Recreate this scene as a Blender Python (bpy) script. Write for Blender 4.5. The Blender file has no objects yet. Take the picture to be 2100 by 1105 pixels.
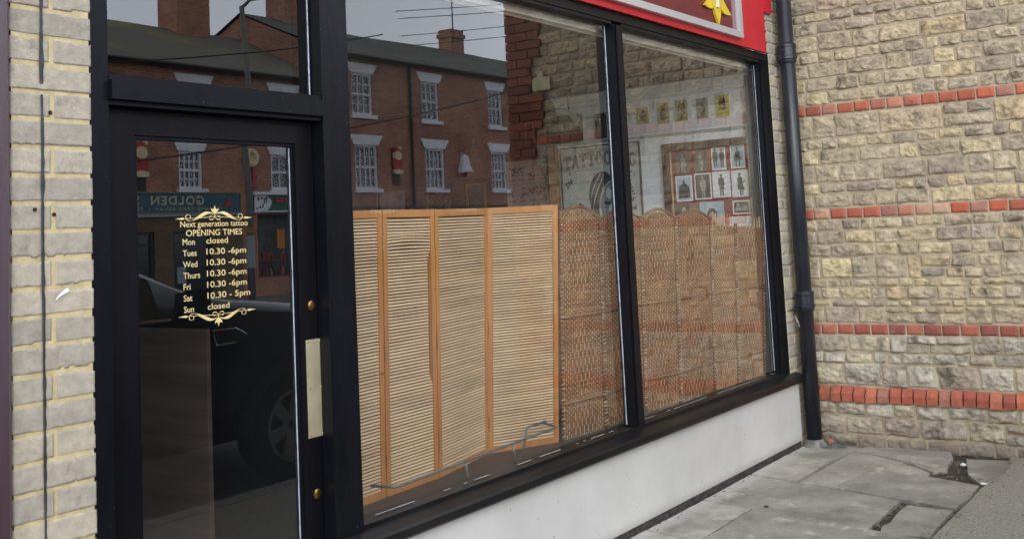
import bpy, bmesh, math, random
from mathutils import Vector, Matrix, noise
random.seed(7)
R = math.radians
S = bpy.context.scene
COL = S.collection
Z0 = 1.53                      # eye height above the pavement

# ------------------------------------------------------------------ camera
cd = bpy.data.cameras.new('camera'); cam = bpy.data.objects.new('camera', cd); COL.objects.link(cam)
yaw, pit, rol = R(54.7093916), R(5.05684286), R(-2.79252134)
f = Vector((math.sin(yaw)*math.cos(pit), math.cos(yaw)*math.cos(pit), math.sin(pit)))
rt = Vector((math.cos(yaw), -math.sin(yaw), 0)); up = rt.cross(f)
RR = math.cos(rol)*rt + math.sin(rol)*up; UU = -math.sin(rol)*rt + math.cos(rol)*up
M = Matrix((RR, UU, -f)).transposed().to_4x4(); M.translation = (0, -2.75, Z0)
cam.matrix_world = M
cd.sensor_width = 36; cd.lens = 36*2183.354/2100; cd.shift_y = -268.4/2100
cd.clip_start = 0.05; cd.clip_end = 600
S.camera = cam
S.render.resolution_x = 1024; S.render.resolution_y = 538

# ------------------------------------------------------------------ light
SUN_EL, SUN_AZ = R(25), R(234)     # azimuth measured clockwise from +y
W = bpy.data.worlds.new('World'); S.world = W; W.use_nodes = True
nt = W.node_tree; nt.nodes.clear()
sky = nt.nodes.new('ShaderNodeTexSky'); sky.sky_type = 'NISHITA'; sky.sun_disc = False
sky.sun_elevation = SUN_EL; sky.sun_rotation = SUN_AZ; sky.dust_density = 6; sky.air_density = 1.2; sky.ozone_density = 1
hsv = nt.nodes.new('ShaderNodeHueSaturation'); hsv.inputs['Saturation'].default_value = 0.28
mixw = nt.nodes.new('ShaderNodeMixRGB'); mixw.inputs[0].default_value = 0.85; mixw.inputs[2].default_value = (16.8, 18.2, 20.2, 1)
bg = nt.nodes.new('ShaderNodeBackground'); bg.inputs['Strength'].default_value = 0.15
wo = nt.nodes.new('ShaderNodeOutputWorld')
nt.links.new(sky.outputs[0], hsv.inputs['Color']); nt.links.new(hsv.outputs[0], mixw.inputs[1])
tcw = nt.nodes.new('ShaderNodeTexCoord'); spw = nt.nodes.new('ShaderNodeSeparateXYZ'); mrw = nt.nodes.new('ShaderNodeMapRange')
mrw.inputs[1].default_value = 0; mrw.inputs[2].default_value = .75; mrw.inputs[3].default_value = 1.45; mrw.inputs[4].default_value = .72
mlw = nt.nodes.new('ShaderNodeVectorMath'); mlw.operation = 'SCALE'
nt.links.new(tcw.outputs['Generated'], spw.inputs[0]); nt.links.new(spw.outputs[2], mrw.inputs[0]); nt.links.new(mrw.outputs[0], mlw.inputs['Scale'])
nt.links.new(mixw.outputs[0], mlw.inputs[0]); nt.links.new(mlw.outputs[0], bg.inputs[0]); nt.links.new(bg.outputs[0], wo.inputs[0])
sd = bpy.data.lights.new('sun', 'SUN'); sd.energy = 0.75; sd.angle = R(28); sd.color = (1, .96, .9)
so = bpy.data.objects.new('sun', sd); COL.objects.link(so)
dv = Vector((math.sin(SUN_AZ)*math.cos(SUN_EL), math.cos(SUN_AZ)*math.cos(SUN_EL), math.sin(SUN_EL)))
so.rotation_euler = dv.to_track_quat('Z', 'Y').to_euler()
S.view_settings.view_transform = 'Standard'; S.view_settings.look = 'None'
S.view_settings.exposure = -0.08; S.view_settings.gamma = 1

# ------------------------------------------------------------------ helpers
def L(r, g, b):
    def c(v):
        v /= 255
        return v/12.92 if v <= .04045 else ((v+.055)/1.055)**2.4
    return (c(r), c(g), c(b), 1)

def newmat(name):
    m = bpy.data.materials.new(name); m.use_nodes = True
    return m, m.node_tree, m.node_tree.nodes['Principled BSDF']

def N(t, typ, **kw):
    n = t.nodes.new(typ)
    for k, v in kw.items():
        if k in n.inputs: n.inputs[k].default_value = v
        else: setattr(n, k, v)
    return n

def mat(name, base, rough=.6, alt=None, scale=8, bump=0, bscale=60, metallic=0, spec=.5, island=0, stretch=(1, 1, 1), contrast=(.35, .65), detail=6, specks=None, coat=0, bdist=.004):
    m, t, p = newmat(name)
    p.inputs['Roughness'].default_value = rough; p.inputs['Metallic'].default_value = metallic
    p.inputs['Specular IOR Level'].default_value = spec
    if coat: p.inputs['Coat Weight'].default_value = coat; p.inputs['Coat Roughness'].default_value = .06
    tc = N(t, 'ShaderNodeTexCoord'); mp = N(t, 'ShaderNodeMapping'); mp.inputs['Scale'].default_value = stretch
    t.links.new(tc.outputs['Object'], mp.inputs[0])
    col = None
    if alt is not None:
        n = N(t, 'ShaderNodeTexNoise', Scale=scale, Detail=detail, Roughness=.62)
        t.links.new(mp.outputs[0], n.inputs['Vector'])
        r = N(t, 'ShaderNodeMapRange'); r.inputs[1].default_value = contrast[0]; r.inputs[2].default_value = contrast[1]
        t.links.new(n.outputs[0], r.inputs[0])
        mx = N(t, 'ShaderNodeMixRGB'); mx.inputs[1].default_value = base; mx.inputs[2].default_value = alt
        t.links.new(r.outputs[0], mx.inputs[0]); col = mx.outputs[0]
    if island:
        g = N(t, 'ShaderNodeNewGeometry')
        r = N(t, 'ShaderNodeMapRange'); r.inputs[3].default_value = 1-island; r.inputs[4].default_value = 1+island
        t.links.new(g.outputs['Random Per Island'], r.inputs[0])
        h = N(t, 'ShaderNodeHueSaturation')
        if col: t.links.new(col, h.inputs['Color'])
        else: h.inputs['Color'].default_value = base
        t.links.new(r.outputs[0], h.inputs['Value']); col = h.outputs[0]
    if specks:
        n2 = N(t, 'ShaderNodeTexNoise', Scale=specks[1], Detail=2)
        t.links.new(tc.outputs['Object'], n2.inputs['Vector'])
        r = N(t, 'ShaderNodeMapRange'); r.inputs[1].default_value = specks[2]; r.inputs[2].default_value = specks[2]+.03
        t.links.new(n2.outputs[0], r.inputs[0])
        mx = N(t, 'ShaderNodeMixRGB'); mx.inputs[2].default_value = specks[0]
        if col: t.links.new(col, mx.inputs[1])
        else: mx.inputs[1].default_value = base
        t.links.new(r.outputs[0], mx.inputs[0]); col = mx.outputs[0]
    if col: t.links.new(col, p.inputs['Base Color'])
    else: p.inputs['Base Color'].default_value = base
    if bump:
        n = N(t, 'ShaderNodeTexNoise', Scale=bscale, Detail=8, Roughness=.65)
        t.links.new(mp.outputs[0], n.inputs['Vector'])
        b = N(t, 'ShaderNodeBump', Strength=bump, Distance=bdist)
        t.links.new(n.outputs[0], b.inputs['Height']); t.links.new(b.outputs[0], p.inputs['Normal'])
    return m

def glassmat(name, tint=(.95, .97, .96, 1), wave=0.0, wscale=1.2, gain=1.0, dark=0):
    m = bpy.data.materials.new(name); m.use_nodes = True; t = m.node_tree; t.nodes.clear()
    out = N(t, 'ShaderNodeOutputMaterial'); g = N(t, 'ShaderNodeNewGeometry')
    d = N(t, 'ShaderNodeVectorMath', operation='DOT_PRODUCT')
    t.links.new(g.outputs['Incoming'], d.inputs[0]); t.links.new(g.outputs['Normal'], d.inputs[1])
    a = N(t, 'ShaderNodeMath', operation='ABSOLUTE'); t.links.new(d.outputs['Value'], a.inputs[0])
    s = N(t, 'ShaderNodeMath', operation='SUBTRACT'); s.inputs[0].default_value = 1; t.links.new(a.outputs[0], s.inputs[1])
    pw = N(t, 'ShaderNodeMath', operation='POWER'); t.links.new(s.outputs[0], pw.inputs[0]); pw.inputs[1].default_value = 5
    F = N(t, 'ShaderNodeMath', operation='MULTIPLY_ADD'); t.links.new(pw.outputs[0], F.inputs[0]); F.inputs[1].default_value = .957; F.inputs[2].default_value = .043
    n2 = N(t, 'ShaderNodeMath', operation='MULTIPLY'); t.links.new(F.outputs[0], n2.inputs[0]); n2.inputs[1].default_value = 2*gain
    d1 = N(t, 'ShaderNodeMath', operation='ADD'); t.links.new(F.outputs[0], d1.inputs[0]); d1.inputs[1].default_value = 1
    q = N(t, 'ShaderNodeMath', operation='DIVIDE'); t.links.new(n2.outputs[0], q.inputs[0]); t.links.new(d1.outputs[0], q.inputs[1]); q.use_clamp = True
    tr = N(t, 'ShaderNodeBsdfTransparent'); tr.inputs[0].default_value = tint
    base = tr
    if dark:
        df = N(t, 'ShaderNodeBsdfDiffuse'); df.inputs[0].default_value = (.012, .014, .018, 1)
        mxd = N(t, 'ShaderNodeMixShader'); mxd.inputs[0].default_value = dark
        t.links.new(tr.outputs[0], mxd.inputs[1]); t.links.new(df.outputs[0], mxd.inputs[2]); base = mxd
    gl = N(t, 'ShaderNodeBsdfGlossy'); gl.inputs['Roughness'].default_value = 0.0; gl.inputs[0].default_value = (1, 1, 1, 1)
    if wave:
        tc = N(t, 'ShaderNodeTexCoord'); nz = N(t, 'ShaderNodeTexNoise', Scale=wscale, Detail=1)
        t.links.new(tc.outputs['Object'], nz.inputs['Vector'])
        b = N(t, 'ShaderNodeBump', Strength=wave, Distance=.01); t.links.new(nz.outputs[0], b.inputs['Height']); t.links.new(b.outputs[0], gl.inputs['Normal'])
    mx = N(t, 'ShaderNodeMixShader'); t.links.new(q.outputs[0], mx.inputs[0]); t.links.new(base.outputs[0], mx.inputs[1]); t.links.new(gl.outputs[0], mx.inputs[2])
    t.links.new(mx.outputs[0], out.inputs[0])
    return m

def brickmat(name, c1, c2, mort, bw=.225, bh=.075, ms=.012, rough=.85, stain=None, offs=.5):
    m, t, p = newmat(name); p.inputs['Roughness'].default_value = rough
    tc = N(t, 'ShaderNodeTexCoord'); sp = N(t, 'ShaderNodeSeparateXYZ'); t.links.new(tc.outputs['Object'], sp.inputs[0])
    ad = N(t, 'ShaderNodeMath', operation='ADD'); t.links.new(sp.outputs[0], ad.inputs[0]); t.links.new(sp.outputs[1], ad.inputs[1])
    cb = N(t, 'ShaderNodeCombineXYZ'); t.links.new(ad.outputs[0], cb.inputs[0]); t.links.new(sp.outputs[2], cb.inputs[1])
    b = N(t, 'ShaderNodeTexBrick'); b.offset = offs
    b.inputs['Color1'].default_value = c1; b.inputs['Color2'].default_value = c2; b.inputs['Mortar'].default_value = mort
    b.inputs['Scale'].default_value = 1; b.inputs['Mortar Size'].default_value = ms/2; b.inputs['Mortar Smooth'].default_value = .1
    b.inputs['Bias'].default_value = -.1; b.inputs['Brick Width'].default_value = bw; b.inputs['Row Height'].default_value = bh
    t.links.new(cb.outputs[0], b.inputs['Vector'])
    n = N(t, 'ShaderNodeTexNoise', Scale=.9, Detail=7, Roughness=.7); t.links.new(tc.outputs['Object'], n.inputs['Vector'])
    r = N(t, 'ShaderNodeMapRange'); r.inputs[1].default_value = .3; r.inputs[2].default_value = .75; r.inputs[3].default_value = .6; r.inputs[4].default_value = 1.35
    t.links.new(n.outputs[0], r.inputs[0])
    h = N(t, 'ShaderNodeHueSaturation'); t.links.new(b.outputs[0], h.inputs['Color']); t.links.new(r.outputs[0], h.inputs['Value'])
    t.links.new(h.outputs[0], p.inputs['Base Color'])
    bp = N(t, 'ShaderNodeBump', Strength=.6, Distance=.006); bp.invert = True; t.links.new(b.outputs['Fac'], bp.inputs['Height']); t.links.new(bp.outputs[0], p.inputs['Normal'])
    return m

class MB:
    def __init__(self): self.bm = bmesh.new()
    def verts(self, pts): return [self.bm.verts.new(p) for p in pts]
    def face(self, pts):
        try: return self.bm.faces.new(self.verts(pts))
        except ValueError: return None
    def box(self, x0, x1, y0, y1, z0, z1):
        v = self.verts([(x0,y0,z0),(x1,y0,z0),(x1,y1,z0),(x0,y1,z0),(x0,y0,z1),(x1,y0,z1),(x1,y1,z1),(x0,y1,z1)])
        for q in ((0,3,2,1),(4,5,6,7),(0,1,5,4),(1,2,6,5),(2,3,7,6),(3,0,4,7)): self.bm.faces.new([v[i] for i in q])
        return self
    def hexa(self, p):
        v = self.verts(p)
        for q in ((0,3,2,1),(4,5,6,7),(0,1,5,4),(1,2,6,5),(2,3,7,6),(3,0,4,7)): self.bm.faces.new([v[i] for i in q])
        return self
    def prism(self, poly, fn, d0, d1):
        """poly 2-D outline; fn(u,v,w)->xyz; extruded from w=d0 to w=d1"""
        a = self.verts([fn(u, v, d0) for u, v in poly]); b = self.verts([fn(u, v, d1) for u, v in poly])
        n = len(poly)
        self.bm.faces.new(a[::-1]); self.bm.faces.new(b)
        for i in range(n): self.bm.faces.new([a[i], a[(i+1) % n], b[(i+1) % n], b[i]])
        return self
    def tube(self, pts, r, seg=10, caps=True):
        pts = [Vector(p) for p in pts]; rings = []
        n0 = None
        for i, p in enumerate(pts):
            t = (pts[min(i+1, len(pts)-1)] - pts[max(i-1, 0)]).normalized()
            if n0 is None:
                n0 = t.cross(Vector((0, 0, 1)))
                if n0.length < .01: n0 = t.cross(Vector((1, 0, 0)))
            n0 = (n0 - t*n0.dot(t)).normalized(); b = t.cross(n0)
            rr = r[i] if isinstance(r, (list, tuple)) else r
            rings.append(self.verts([p + rr*(math.cos(2*math.pi*k/seg)*n0 + math.sin(2*math.pi*k/seg)*b) for k in range(seg)]))
        for a, b in zip(rings, rings[1:]):
            for k in range(seg): self.bm.faces.new([a[k], a[(k+1) % seg], b[(k+1) % seg], b[k]])
        if caps: self.bm.faces.new(rings[0][::-1]); self.bm.faces.new(rings[-1])
        return self
    def lathe(self, prof, c, axis='z', seg=28, caps=True):
        rings = []
        for r, h in prof:
            ring = []
            for k in range(seg):
                a = 2*math.pi*k/seg
                if axis == 'z': p = (c[0]+r*math.cos(a), c[1]+r*math.sin(a), c[2]+h)
                else: p = (c[0]+r*math.cos(a), c[1]+h, c[2]+r*math.sin(a))
                ring.append(p)
            rings.append(self.verts(ring))
        for a, b in zip(rings, rings[1:]):
            for k in range(seg): self.bm.faces.new([a[k], a[(k+1) % seg], b[(k+1) % seg], b[k]])
        if caps: self.bm.faces.new(rings[0][::-1]); self.bm.faces.new(rings[-1])
        return self
    def bevel(self, w, seg=2):
        es = [e for e in self.bm.edges if len(e.link_faces) == 2 and e.calc_face_angle(0) > .5]
        bmesh.ops.bevel(self.bm, geom=es, offset=w, segments=seg, affect='EDGES', profile=.5)
        return self
    def build(self, name, m, parent=None, smooth=False, bevel=0):
        if bevel: self.bevel(bevel)
        bmesh.ops.recalc_face_normals(self.bm, faces=self.bm.faces)
        me = bpy.data.meshes.new(name); self.bm.to_mesh(me); self.bm.free()
        if smooth:
            for p in me.polygons: p.use_smooth = True
        o = bpy.data.objects.new(name, me); COL.objects.link(o)
        if m: me.materials.append(m)
        if parent: attach(o, parent)
        return o

def attach(o, parent):
    o.parent = parent
    o.matrix_parent_inverse = Matrix.Translation(-total(parent))
def total(o):
    v = Vector(o.location)
    while o.parent: o = o.parent; v = v + Vector(o.location) if False else v
    return v if o is None else v
def thing(name, label, cat, loc=(0, 0, 0), group=None):
    o = bpy.data.objects.new(name, None); COL.objects.link(o); o.location = loc; o.empty_display_size = .1
    return tag(o, label, cat, group)
def tag(o, label=None, cat=None, group=None, kind=None):
    if label: o['label'] = label
    if cat: o['category'] = cat
    if group: o['group'] = group
    if kind: o['kind'] = kind
    return o
def struct(o): o['kind'] = 'structure'; return o

_txt = {}
def textgeo(s, size=1, spacing=1.0, offset=0):
    key = (s, spacing, offset)
    if key not in _txt:
        c = bpy.data.curves.new('lettering', 'FONT'); c.body = s; c.size = 1; c.space_character = spacing; c.offset = offset; c.resolution_u = 3
        o = bpy.data.objects.new('lettering', c); COL.objects.link(o)
        dg = bpy.context.evaluated_depsgraph_get(); me = o.evaluated_get(dg).to_mesh()
        V = [(v.co.x, v.co.y) for v in me.vertices]; Fc = [tuple(p.vertices) for p in me.polygons]
        o.evaluated_get(dg).to_mesh_clear(); bpy.data.objects.remove(o); bpy.data.curves.remove(c)
        _txt[key] = (V, Fc)
    V, Fc = _txt[key]
    return [(x*size, y*size) for x, y in V], Fc
def puttext(mb, s, fn, w, x, y, size=None, width=None, align='l', spacing=1.0, offset=0, arc=None, depth=0):
    V, Fc = textgeo(s, 1, spacing, offset)
    if not V: return
    x0 = min(v[0] for v in V); x1 = max(v[0] for v in V)
    y0 = min(v[1] for v in V); y1 = max(v[1] for v in V)
    sy = size/.7 if size else width/(x1-x0)
    sx = width/(x1-x0) if width else sy
    ox = -x0*sx if align == 'l' else -(x0+x1)/2*sx if align == 'c' else -x1*sx
    P = [(x+ox+a*sx, y+b*sy) for a, b in V]
    if arc: P = [(a, b+arc(a)) for a, b in P]
    vs = [mb.bm.verts.new(fn(a, b, w)) for a, b in P]
    for q in Fc:
        try: mb.bm.faces.new([vs[i] for i in q])
        except ValueError: pass

def circ(cx, cy, rx, ry=None, n=18, a0=0):
    ry = ry or rx
    return [(cx+rx*math.cos(a0+2*math.pi*i/n), cy+ry*math.sin(a0+2*math.pi*i/n)) for i in range(n)]
def bez(p0, p1, p2, p3, n=14):
    o = []
    for i in range(n+1):
        t = i/n; s = 1-t
        o.append((s**3*p0[0]+3*s*s*t*p1[0]+3*s*t*t*p2[0]+t**3*p3[0], s**3*p0[1]+3*s*s*t*p1[1]+3*s*t*t*p2[1]+t**3*p3[1]))
    return o
def ribbon(mb, pts, wid, fn, w):
    """flat stroke of varying width"""
    n = len(pts); a = []; b = []
    for i, (x, y) in enumerate(pts):
        x0, y0 = pts[max(i-1, 0)]; x1, y1 = pts[min(i+1, n-1)]
        dx, dy = x1-x0, y1-y0; l = math.hypot(dx, dy) or 1
        h = wid(i/(n-1))/2
        a.append(mb.bm.verts.new(fn(x-dy/l*h, y+dx/l*h, w))); b.append(mb.bm.verts.new(fn(x+dy/l*h, y-dx/l*h, w)))
    for i in range(n-1): mb.bm.faces.new([a[i], a[i+1], b[i+1], b[i]])

# ------------------------------------------------------------------ materials
BLACK = mat('black_gloss_paint', (.0035, .004, .006, 1), .34, alt=(.0065, .007, .0098, 1), scale=7, bump=.3, bscale=35, spec=.15, specks=((.25, .25, .27, 1), 160, .78), stretch=(1, 1, .25))
DOORBLACK = mat('black_door_paint', (.004, .004, .0055, 1), .38, alt=(.008, .0076, .0095, 1), scale=4, bump=.28, bscale=45, spec=.14, specks=((.2, .2, .22, 1), 190, .79), stretch=(1, 1, .3))
SILLM = mat('black_sill_paint', (.006, .006, .0075, 1), .33, alt=(.015, .013, .013, 1), scale=9, bump=.25, bscale=26, spec=.2, specks=((.22, .21, .2, 1), 120, .76), stretch=(.3, 1, 1))
GREYFRAME = mat('black_head_paint', (.008, .0075, .007, 1), .55, alt=(.013, .012, .011, 1), scale=6, spec=.2)
GLASS = glassmat('window_glass', wave=.006, wscale=1.6, gain=1.25)
DOORGLASS = glassmat('door_glass', tint=(.8, .84, .84, 1), wave=.006, wscale=2.0, gain=1.4)
WHITEBEAD = mat('white_sealant', L(170, 175, 186), .45, alt=L(120, 122, 128), scale=30, contrast=(.45, .7))
WHITEPANEL = mat('white_render', L(212, 210, 206), .5, alt=L(200, 198, 194), scale=2.2, bump=.12, bscale=140, specks=(L(132, 130, 126), 42, .73))
DIRT = mat('dirt_gap', (.02, .017, .016, 1), .9, alt=(.09, .07, .065, 1), scale=40)
REDP = mat('red_fascia_paint', (.56, .012, .026, 1), .4, alt=(.48, .011, .022, 1), scale=4, bump=.05, bscale=80, specks=((.7, .4, .35, 1), 130, .79))
MAROONP = mat('maroon_panel', (.155, .016, .022, 1), .12, alt=(.12, .014, .018, 1), scale=2)
SILVER = mat('silver_trim', (.62, .63, .67, 1), .32, metallic=.55, bump=.04, bscale=50)
YELLOW = mat('yellow_emblem', (.75, .53, .035, 1), .35, alt=(.6, .42, .03, 1), scale=14)
CREAMW = mat('cream_emblem', L(225, 225, 205), .4)
GOLD = mat('gold_vinyl', (.80, .62, .28, 1), .38, metallic=.25, alt=(.88, .72, .38, 1), scale=40)
BRASS = mat('brass', (.80, .70, .46, 1), .26, metallic=.55, alt=(.66, .56, .36, 1), scale=12, bump=.22, bscale=12)
BRASSOLD = mat('old_brass', (.62, .38, .16, 1), .3, metallic=1, alt=(.45, .27, .11, 1), scale=60)
DARKHOLE = mat('keyhole_dark', (.008, .006, .005, 1), .8)
PIPEM = mat('black_pipe_paint', (.010, .012, .019, 1), .3, alt=(.019, .021, .029, 1), scale=10, bump=.2, bscale=30, specks=((.35, .36, .38, 1), 60, .765), stretch=(1, 1, .5))
CEMENT = mat('cement', L(150, 146, 138), .9, alt=L(95, 92, 86), scale=18, bump=.5, bscale=60)
MAROONTIMBER = mat('maroon_timber', (.055, .026, .034, 1), .35, alt=(.085, .06, .075, 1), scale=3, bump=.15, bscale=30, stretch=(1, 1, .2))

def islandramp(name, cols, rough, nscale, bump, bscale, streak=None, bdist=.004, mottle=.3):
    m, t, p = newmat(name); p.inputs['Roughness'].default_value = rough; p.inputs['Specular IOR Level'].default_value = .25
    g = N(t, 'ShaderNodeNewGeometry'); cr = N(t, 'ShaderNodeValToRGB'); e = cr.color_ramp.elements
    e[0].position = 0; e[0].color = cols[0]; e[1].position = 1; e[1].color = cols[-1]
    for i, c in enumerate(cols[1:-1]): q = e.new((i+1)/(len(cols)-1)); q.color = c
    t.links.new(g.outputs['Random Per Island'], cr.inputs[0])
    tc = N(t, 'ShaderNodeTexCoord'); n = N(t, 'ShaderNodeTexNoise', Scale=nscale, Detail=8, Roughness=.68)
    t.links.new(tc.outputs['Object'], n.inputs['Vector'])
    r = N(t, 'ShaderNodeMapRange'); r.inputs[1].default_value = .3; r.inputs[2].default_value = .7; r.inputs[3].default_value = 1-mottle; r.inputs[4].default_value = 1+mottle
    t.links.new(n.outputs[0], r.inputs[0])
    h = N(t, 'ShaderNodeHueSaturation'); t.links.new(cr.outputs[0], h.inputs['Color']); t.links.new(r.outputs[0], h.inputs['Value'])
    col = h.outputs[0]
    if streak:
        n2 = N(t, 'ShaderNodeTexNoise', Scale=streak[1], Detail=5, Roughness=.7); t.links.new(tc.outputs['Object'], n2.inputs['Vector'])
        r2 = N(t, 'ShaderNodeMapRange'); r2.inputs[1].default_value = streak[2]; r2.inputs[2].default_value = streak[3]
        t.links.new(n2.outputs[0], r2.inputs[0])
        mx = N(t, 'ShaderNodeMixRGB'); mx.inputs[2].default_value = streak[0]; t.links.new(col, mx.inputs[1]); t.links.new(r2.outputs[0], mx.inputs[0]); col = mx.outputs[0]
    t.links.new(col, p.inputs['Base Color'])
    nb = N(t, 'ShaderNodeTexNoise', Scale=bscale, Detail=10, Roughness=.7); t.links.new(tc.outputs['Object'], nb.inputs['Vector'])
    b = N(t, 'ShaderNodeBump', Strength=bump, Distance=bdist); t.links.new(nb.outputs[0], b.inputs['Height']); t.links.new(b.outputs[0], p.inputs['Normal'])
    return m

STONE = islandramp('rubble_stone', [L(164,151,134), L(194,177,148), L(150,138,123), L(200,182,146), L(172,158,136), L(208,190,150), L(156,143,127), L(186,169,142), L(178,164,145), L(194,171,135)], .9, 15, 1.0, 30, streak=(L(100,90,76), 6, .56, .72), bdist=.016, mottle=.42)
STONELOW = islandramp('weathered_plinth_stone', [L(176,168,152), L(194,186,168), L(160,149,131), L(196,185,158), L(168,154,136), L(188,180,164)], .9, 14, 1.0, 30, streak=(L(108,98,86), 6, .52, .68), bdist=.016, mottle=.36)
MORTAR = mat('sandy_mortar', L(186, 172, 146), .95, alt=L(152, 138, 116), scale=9, bump=.8, bscale=120)
REDBRICK = islandramp('orange_red_brick', [L(176,100,76), L(162,90,72), L(184,108,80), L(150,86,74), L(200,114,80), L(156,116,104), L(176,92,70), L(184,102,76), L(190,168,142), L(168,86,66)], .85, 14, .5, 70, streak=(L(128,84,72), 9, .6, .75), mottle=.14)
DARKREDBRICK = islandramp('weathered_red_brick', [L(160,90,76), L(144,80,72), L(172,98,78), L(136,80,74), L(176,104,82), L(150,112,102)], .85, 14, .5, 70, streak=(L(170,150,138), 10, .66, .76), mottle=.2)
QUOIN = islandramp('quoin_brick', [L(146,84,66), L(128,74,60), L(156,92,70), L(118,70,58)], .85, 12, .4, 60, mottle=.2)
GREYBRICK = islandramp('grey_buff_brick', [L(170,159,144), L(160,151,138), L(178,167,149), L(154,146,135), L(172,161,143)], .92, 30, 1.0, 75, streak=(L(132,124,115), 13, .58, .72), mottle=.20, bdist=.003)
YMORTAR = mat('yellow_mortar', L(202, 185, 144), .95, alt=L(178, 160, 122), scale=24, bump=.6, bscale=160)
TARLINE = mat('black_sealant', (.012, .012, .014, 1), .6, alt=(.04, .04, .045, 1), scale=30)

def edge_stain_shade(m, axis, a, b, col, sc, amt=1.0, wob=.06):
    """ragged deposit or painted shade along an edge: full at coordinate a, gone at b"""
    t = m.node_tree; p = t.nodes['Principled BSDF']; src = p.inputs['Base Color'].links[0].from_socket
    tc = N(t, 'ShaderNodeTexCoord'); sp = N(t, 'ShaderNodeSeparateXYZ'); t.links.new(tc.outputs['Object'], sp.inputs[0])
    n = N(t, 'ShaderNodeTexNoise', Scale=sc, Detail=8, Roughness=.7); t.links.new(tc.outputs['Object'], n.inputs['Vector'])
    ad = N(t, 'ShaderNodeMath', operation='MULTIPLY_ADD'); t.links.new(n.outputs[0], ad.inputs[0]); ad.inputs[1].default_value = wob*2; t.links.new(sp.outputs[axis], ad.inputs[2])
    r = N(t, 'ShaderNodeMapRange'); r.inputs[1].default_value = a+wob; r.inputs[2].default_value = b+wob; r.inputs[3].default_value = amt; r.inputs[4].default_value = 0
    t.links.new(ad.outputs[0], r.inputs[0]); mx = N(t, 'ShaderNodeMixRGB'); mx.inputs[2].default_value = col
    t.links.new(src, mx.inputs[1]); t.links.new(r.outputs[0], mx.inputs[0]); t.links.new(mx.outputs[0], p.inputs['Base Color'])
edge_stain_shade(WHITEPANEL, 2, .042, .085, L(140, 135, 128), 45, .5, .03)

# ------------------------------------------------------------------ shop front (plane y = 0, x to the right)
shop = thing('shopfront', 'black painted timber shopfront with tall display window, glazed door and low white panel below', 'shopfront', (4.4, 0, 0))
z = lambda v: v + Z0
GY = .05                                   # glass plane of the display window
ZT, ZB = z(1.088), z(-1.015)
# frame around the display window
MB().box(1.785, 1.845, -.004, .12, .0, z(1.14)).build('door_jamb', BLACK, shop, bevel=.004)
MB().box(2.705, 2.842, -.010, .14, .0, z(1.14)).build('post', BLACK, shop, bevel=.006)
fr = MB(); fr.box(2.842, 7.0, -.002, .13, ZT, z(1.137))
fr.box(2.842, 4.846, .004, .062, ZT-.018, ZT-.0005); fr.box(4.955, 6.86, .004, .062, ZT-.018, ZT-.0005)
fr.build('window_head', GREYFRAME, shop, bevel=.003)
MB().box(1.845, 2.705, .0, .12, z(1.10), z(1.137)).build('transom_head', GREYFRAME, shop, bevel=.003)
mu = MB(); mu.box(4.848, 4.945, -.004, .062, ZB+.001, ZT-.0185); mu.box(4.868, 4.925, -.012, -.0045, ZB+.001, ZT-.02)
mu.build('mullion', BLACK, shop, bevel=.003)
jr = MB(); jr.box(6.86, 6.985, -.003, .065, z(-1.045), ZT-.0005); jr.box(6.842, 6.8595, .012, .047, ZB+.001, ZT-.019)
jr.build('window_jamb', BLACK, shop, bevel=.004)
# bottom rail and sill
sl = MB(); sl.box(2.842, 6.86, -.002, .10, z(-1.062), ZB)
sl.prism([(.03, z(-1.055)), (-.004, z(-1.03)), (-.0615, z(-1.048)), (-.068, z(-1.058)), (-.068, z(-1.086)), (-.062, z(-1.094)), (.03, z(-1.094))], lambda u, v, w: (w, u, v), 2.64, 7.075)
sl.build('window_sill', SILLM, shop, bevel=.003)
# stall riser: white panel, dark gap under it
MB().box(2.76, 7.085, -.018, .02, .042, z(-1.0945)).build('stall_riser', WHITEPANEL, shop, bevel=.003)
dg = MB(); dg.box(2.70, 7.08, -.010, .03, -.01, .0415)
dg.build('plinth_strip', DIRT, shop)
# transom over the door
tb = MB(); tb.box(1.845, 2.705, -.022, .10, z(.447), z(.505)); tb.box(1.845, 2.705, -.006, .10, z(.5055), z(.522)); tb.box(1.845, 2.705, -.002, .10, z(.432), z(.4465))
tb.build('transom_bar', BLACK, shop, bevel=.004)
def pane(name, x0, x1, y, z0, z1, m, rot=0, parent=shop):
    mb = MB(); w, h = x1-x0, z1-z0
    mb.face([(-w/2, 0, -h/2), (w/2, 0, -h/2), (w/2, 0, h/2), (-w/2, 0, h/2)])
    o = mb.build(name, m); o.location = ((x0+x1)/2, y, (z0+z1)/2); o.rotation_euler = (0, 0, rot)
    o.parent = parent; o.matrix_parent_inverse = Matrix.Translation(parent.location).inverted()
    return o
pane('glass_pane', 2.842, 4.848, GY, ZB-.001, ZT, GLASS, R(-.04))
pane('glass_pane', 4.944, 6.862, GY, ZB-.001, ZT, GLASS, R(.10))
pane('glass_pane', 1.845, 2.705, .05, z(.51), z(1.11), DOORGLASS, R(-.28))
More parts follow.
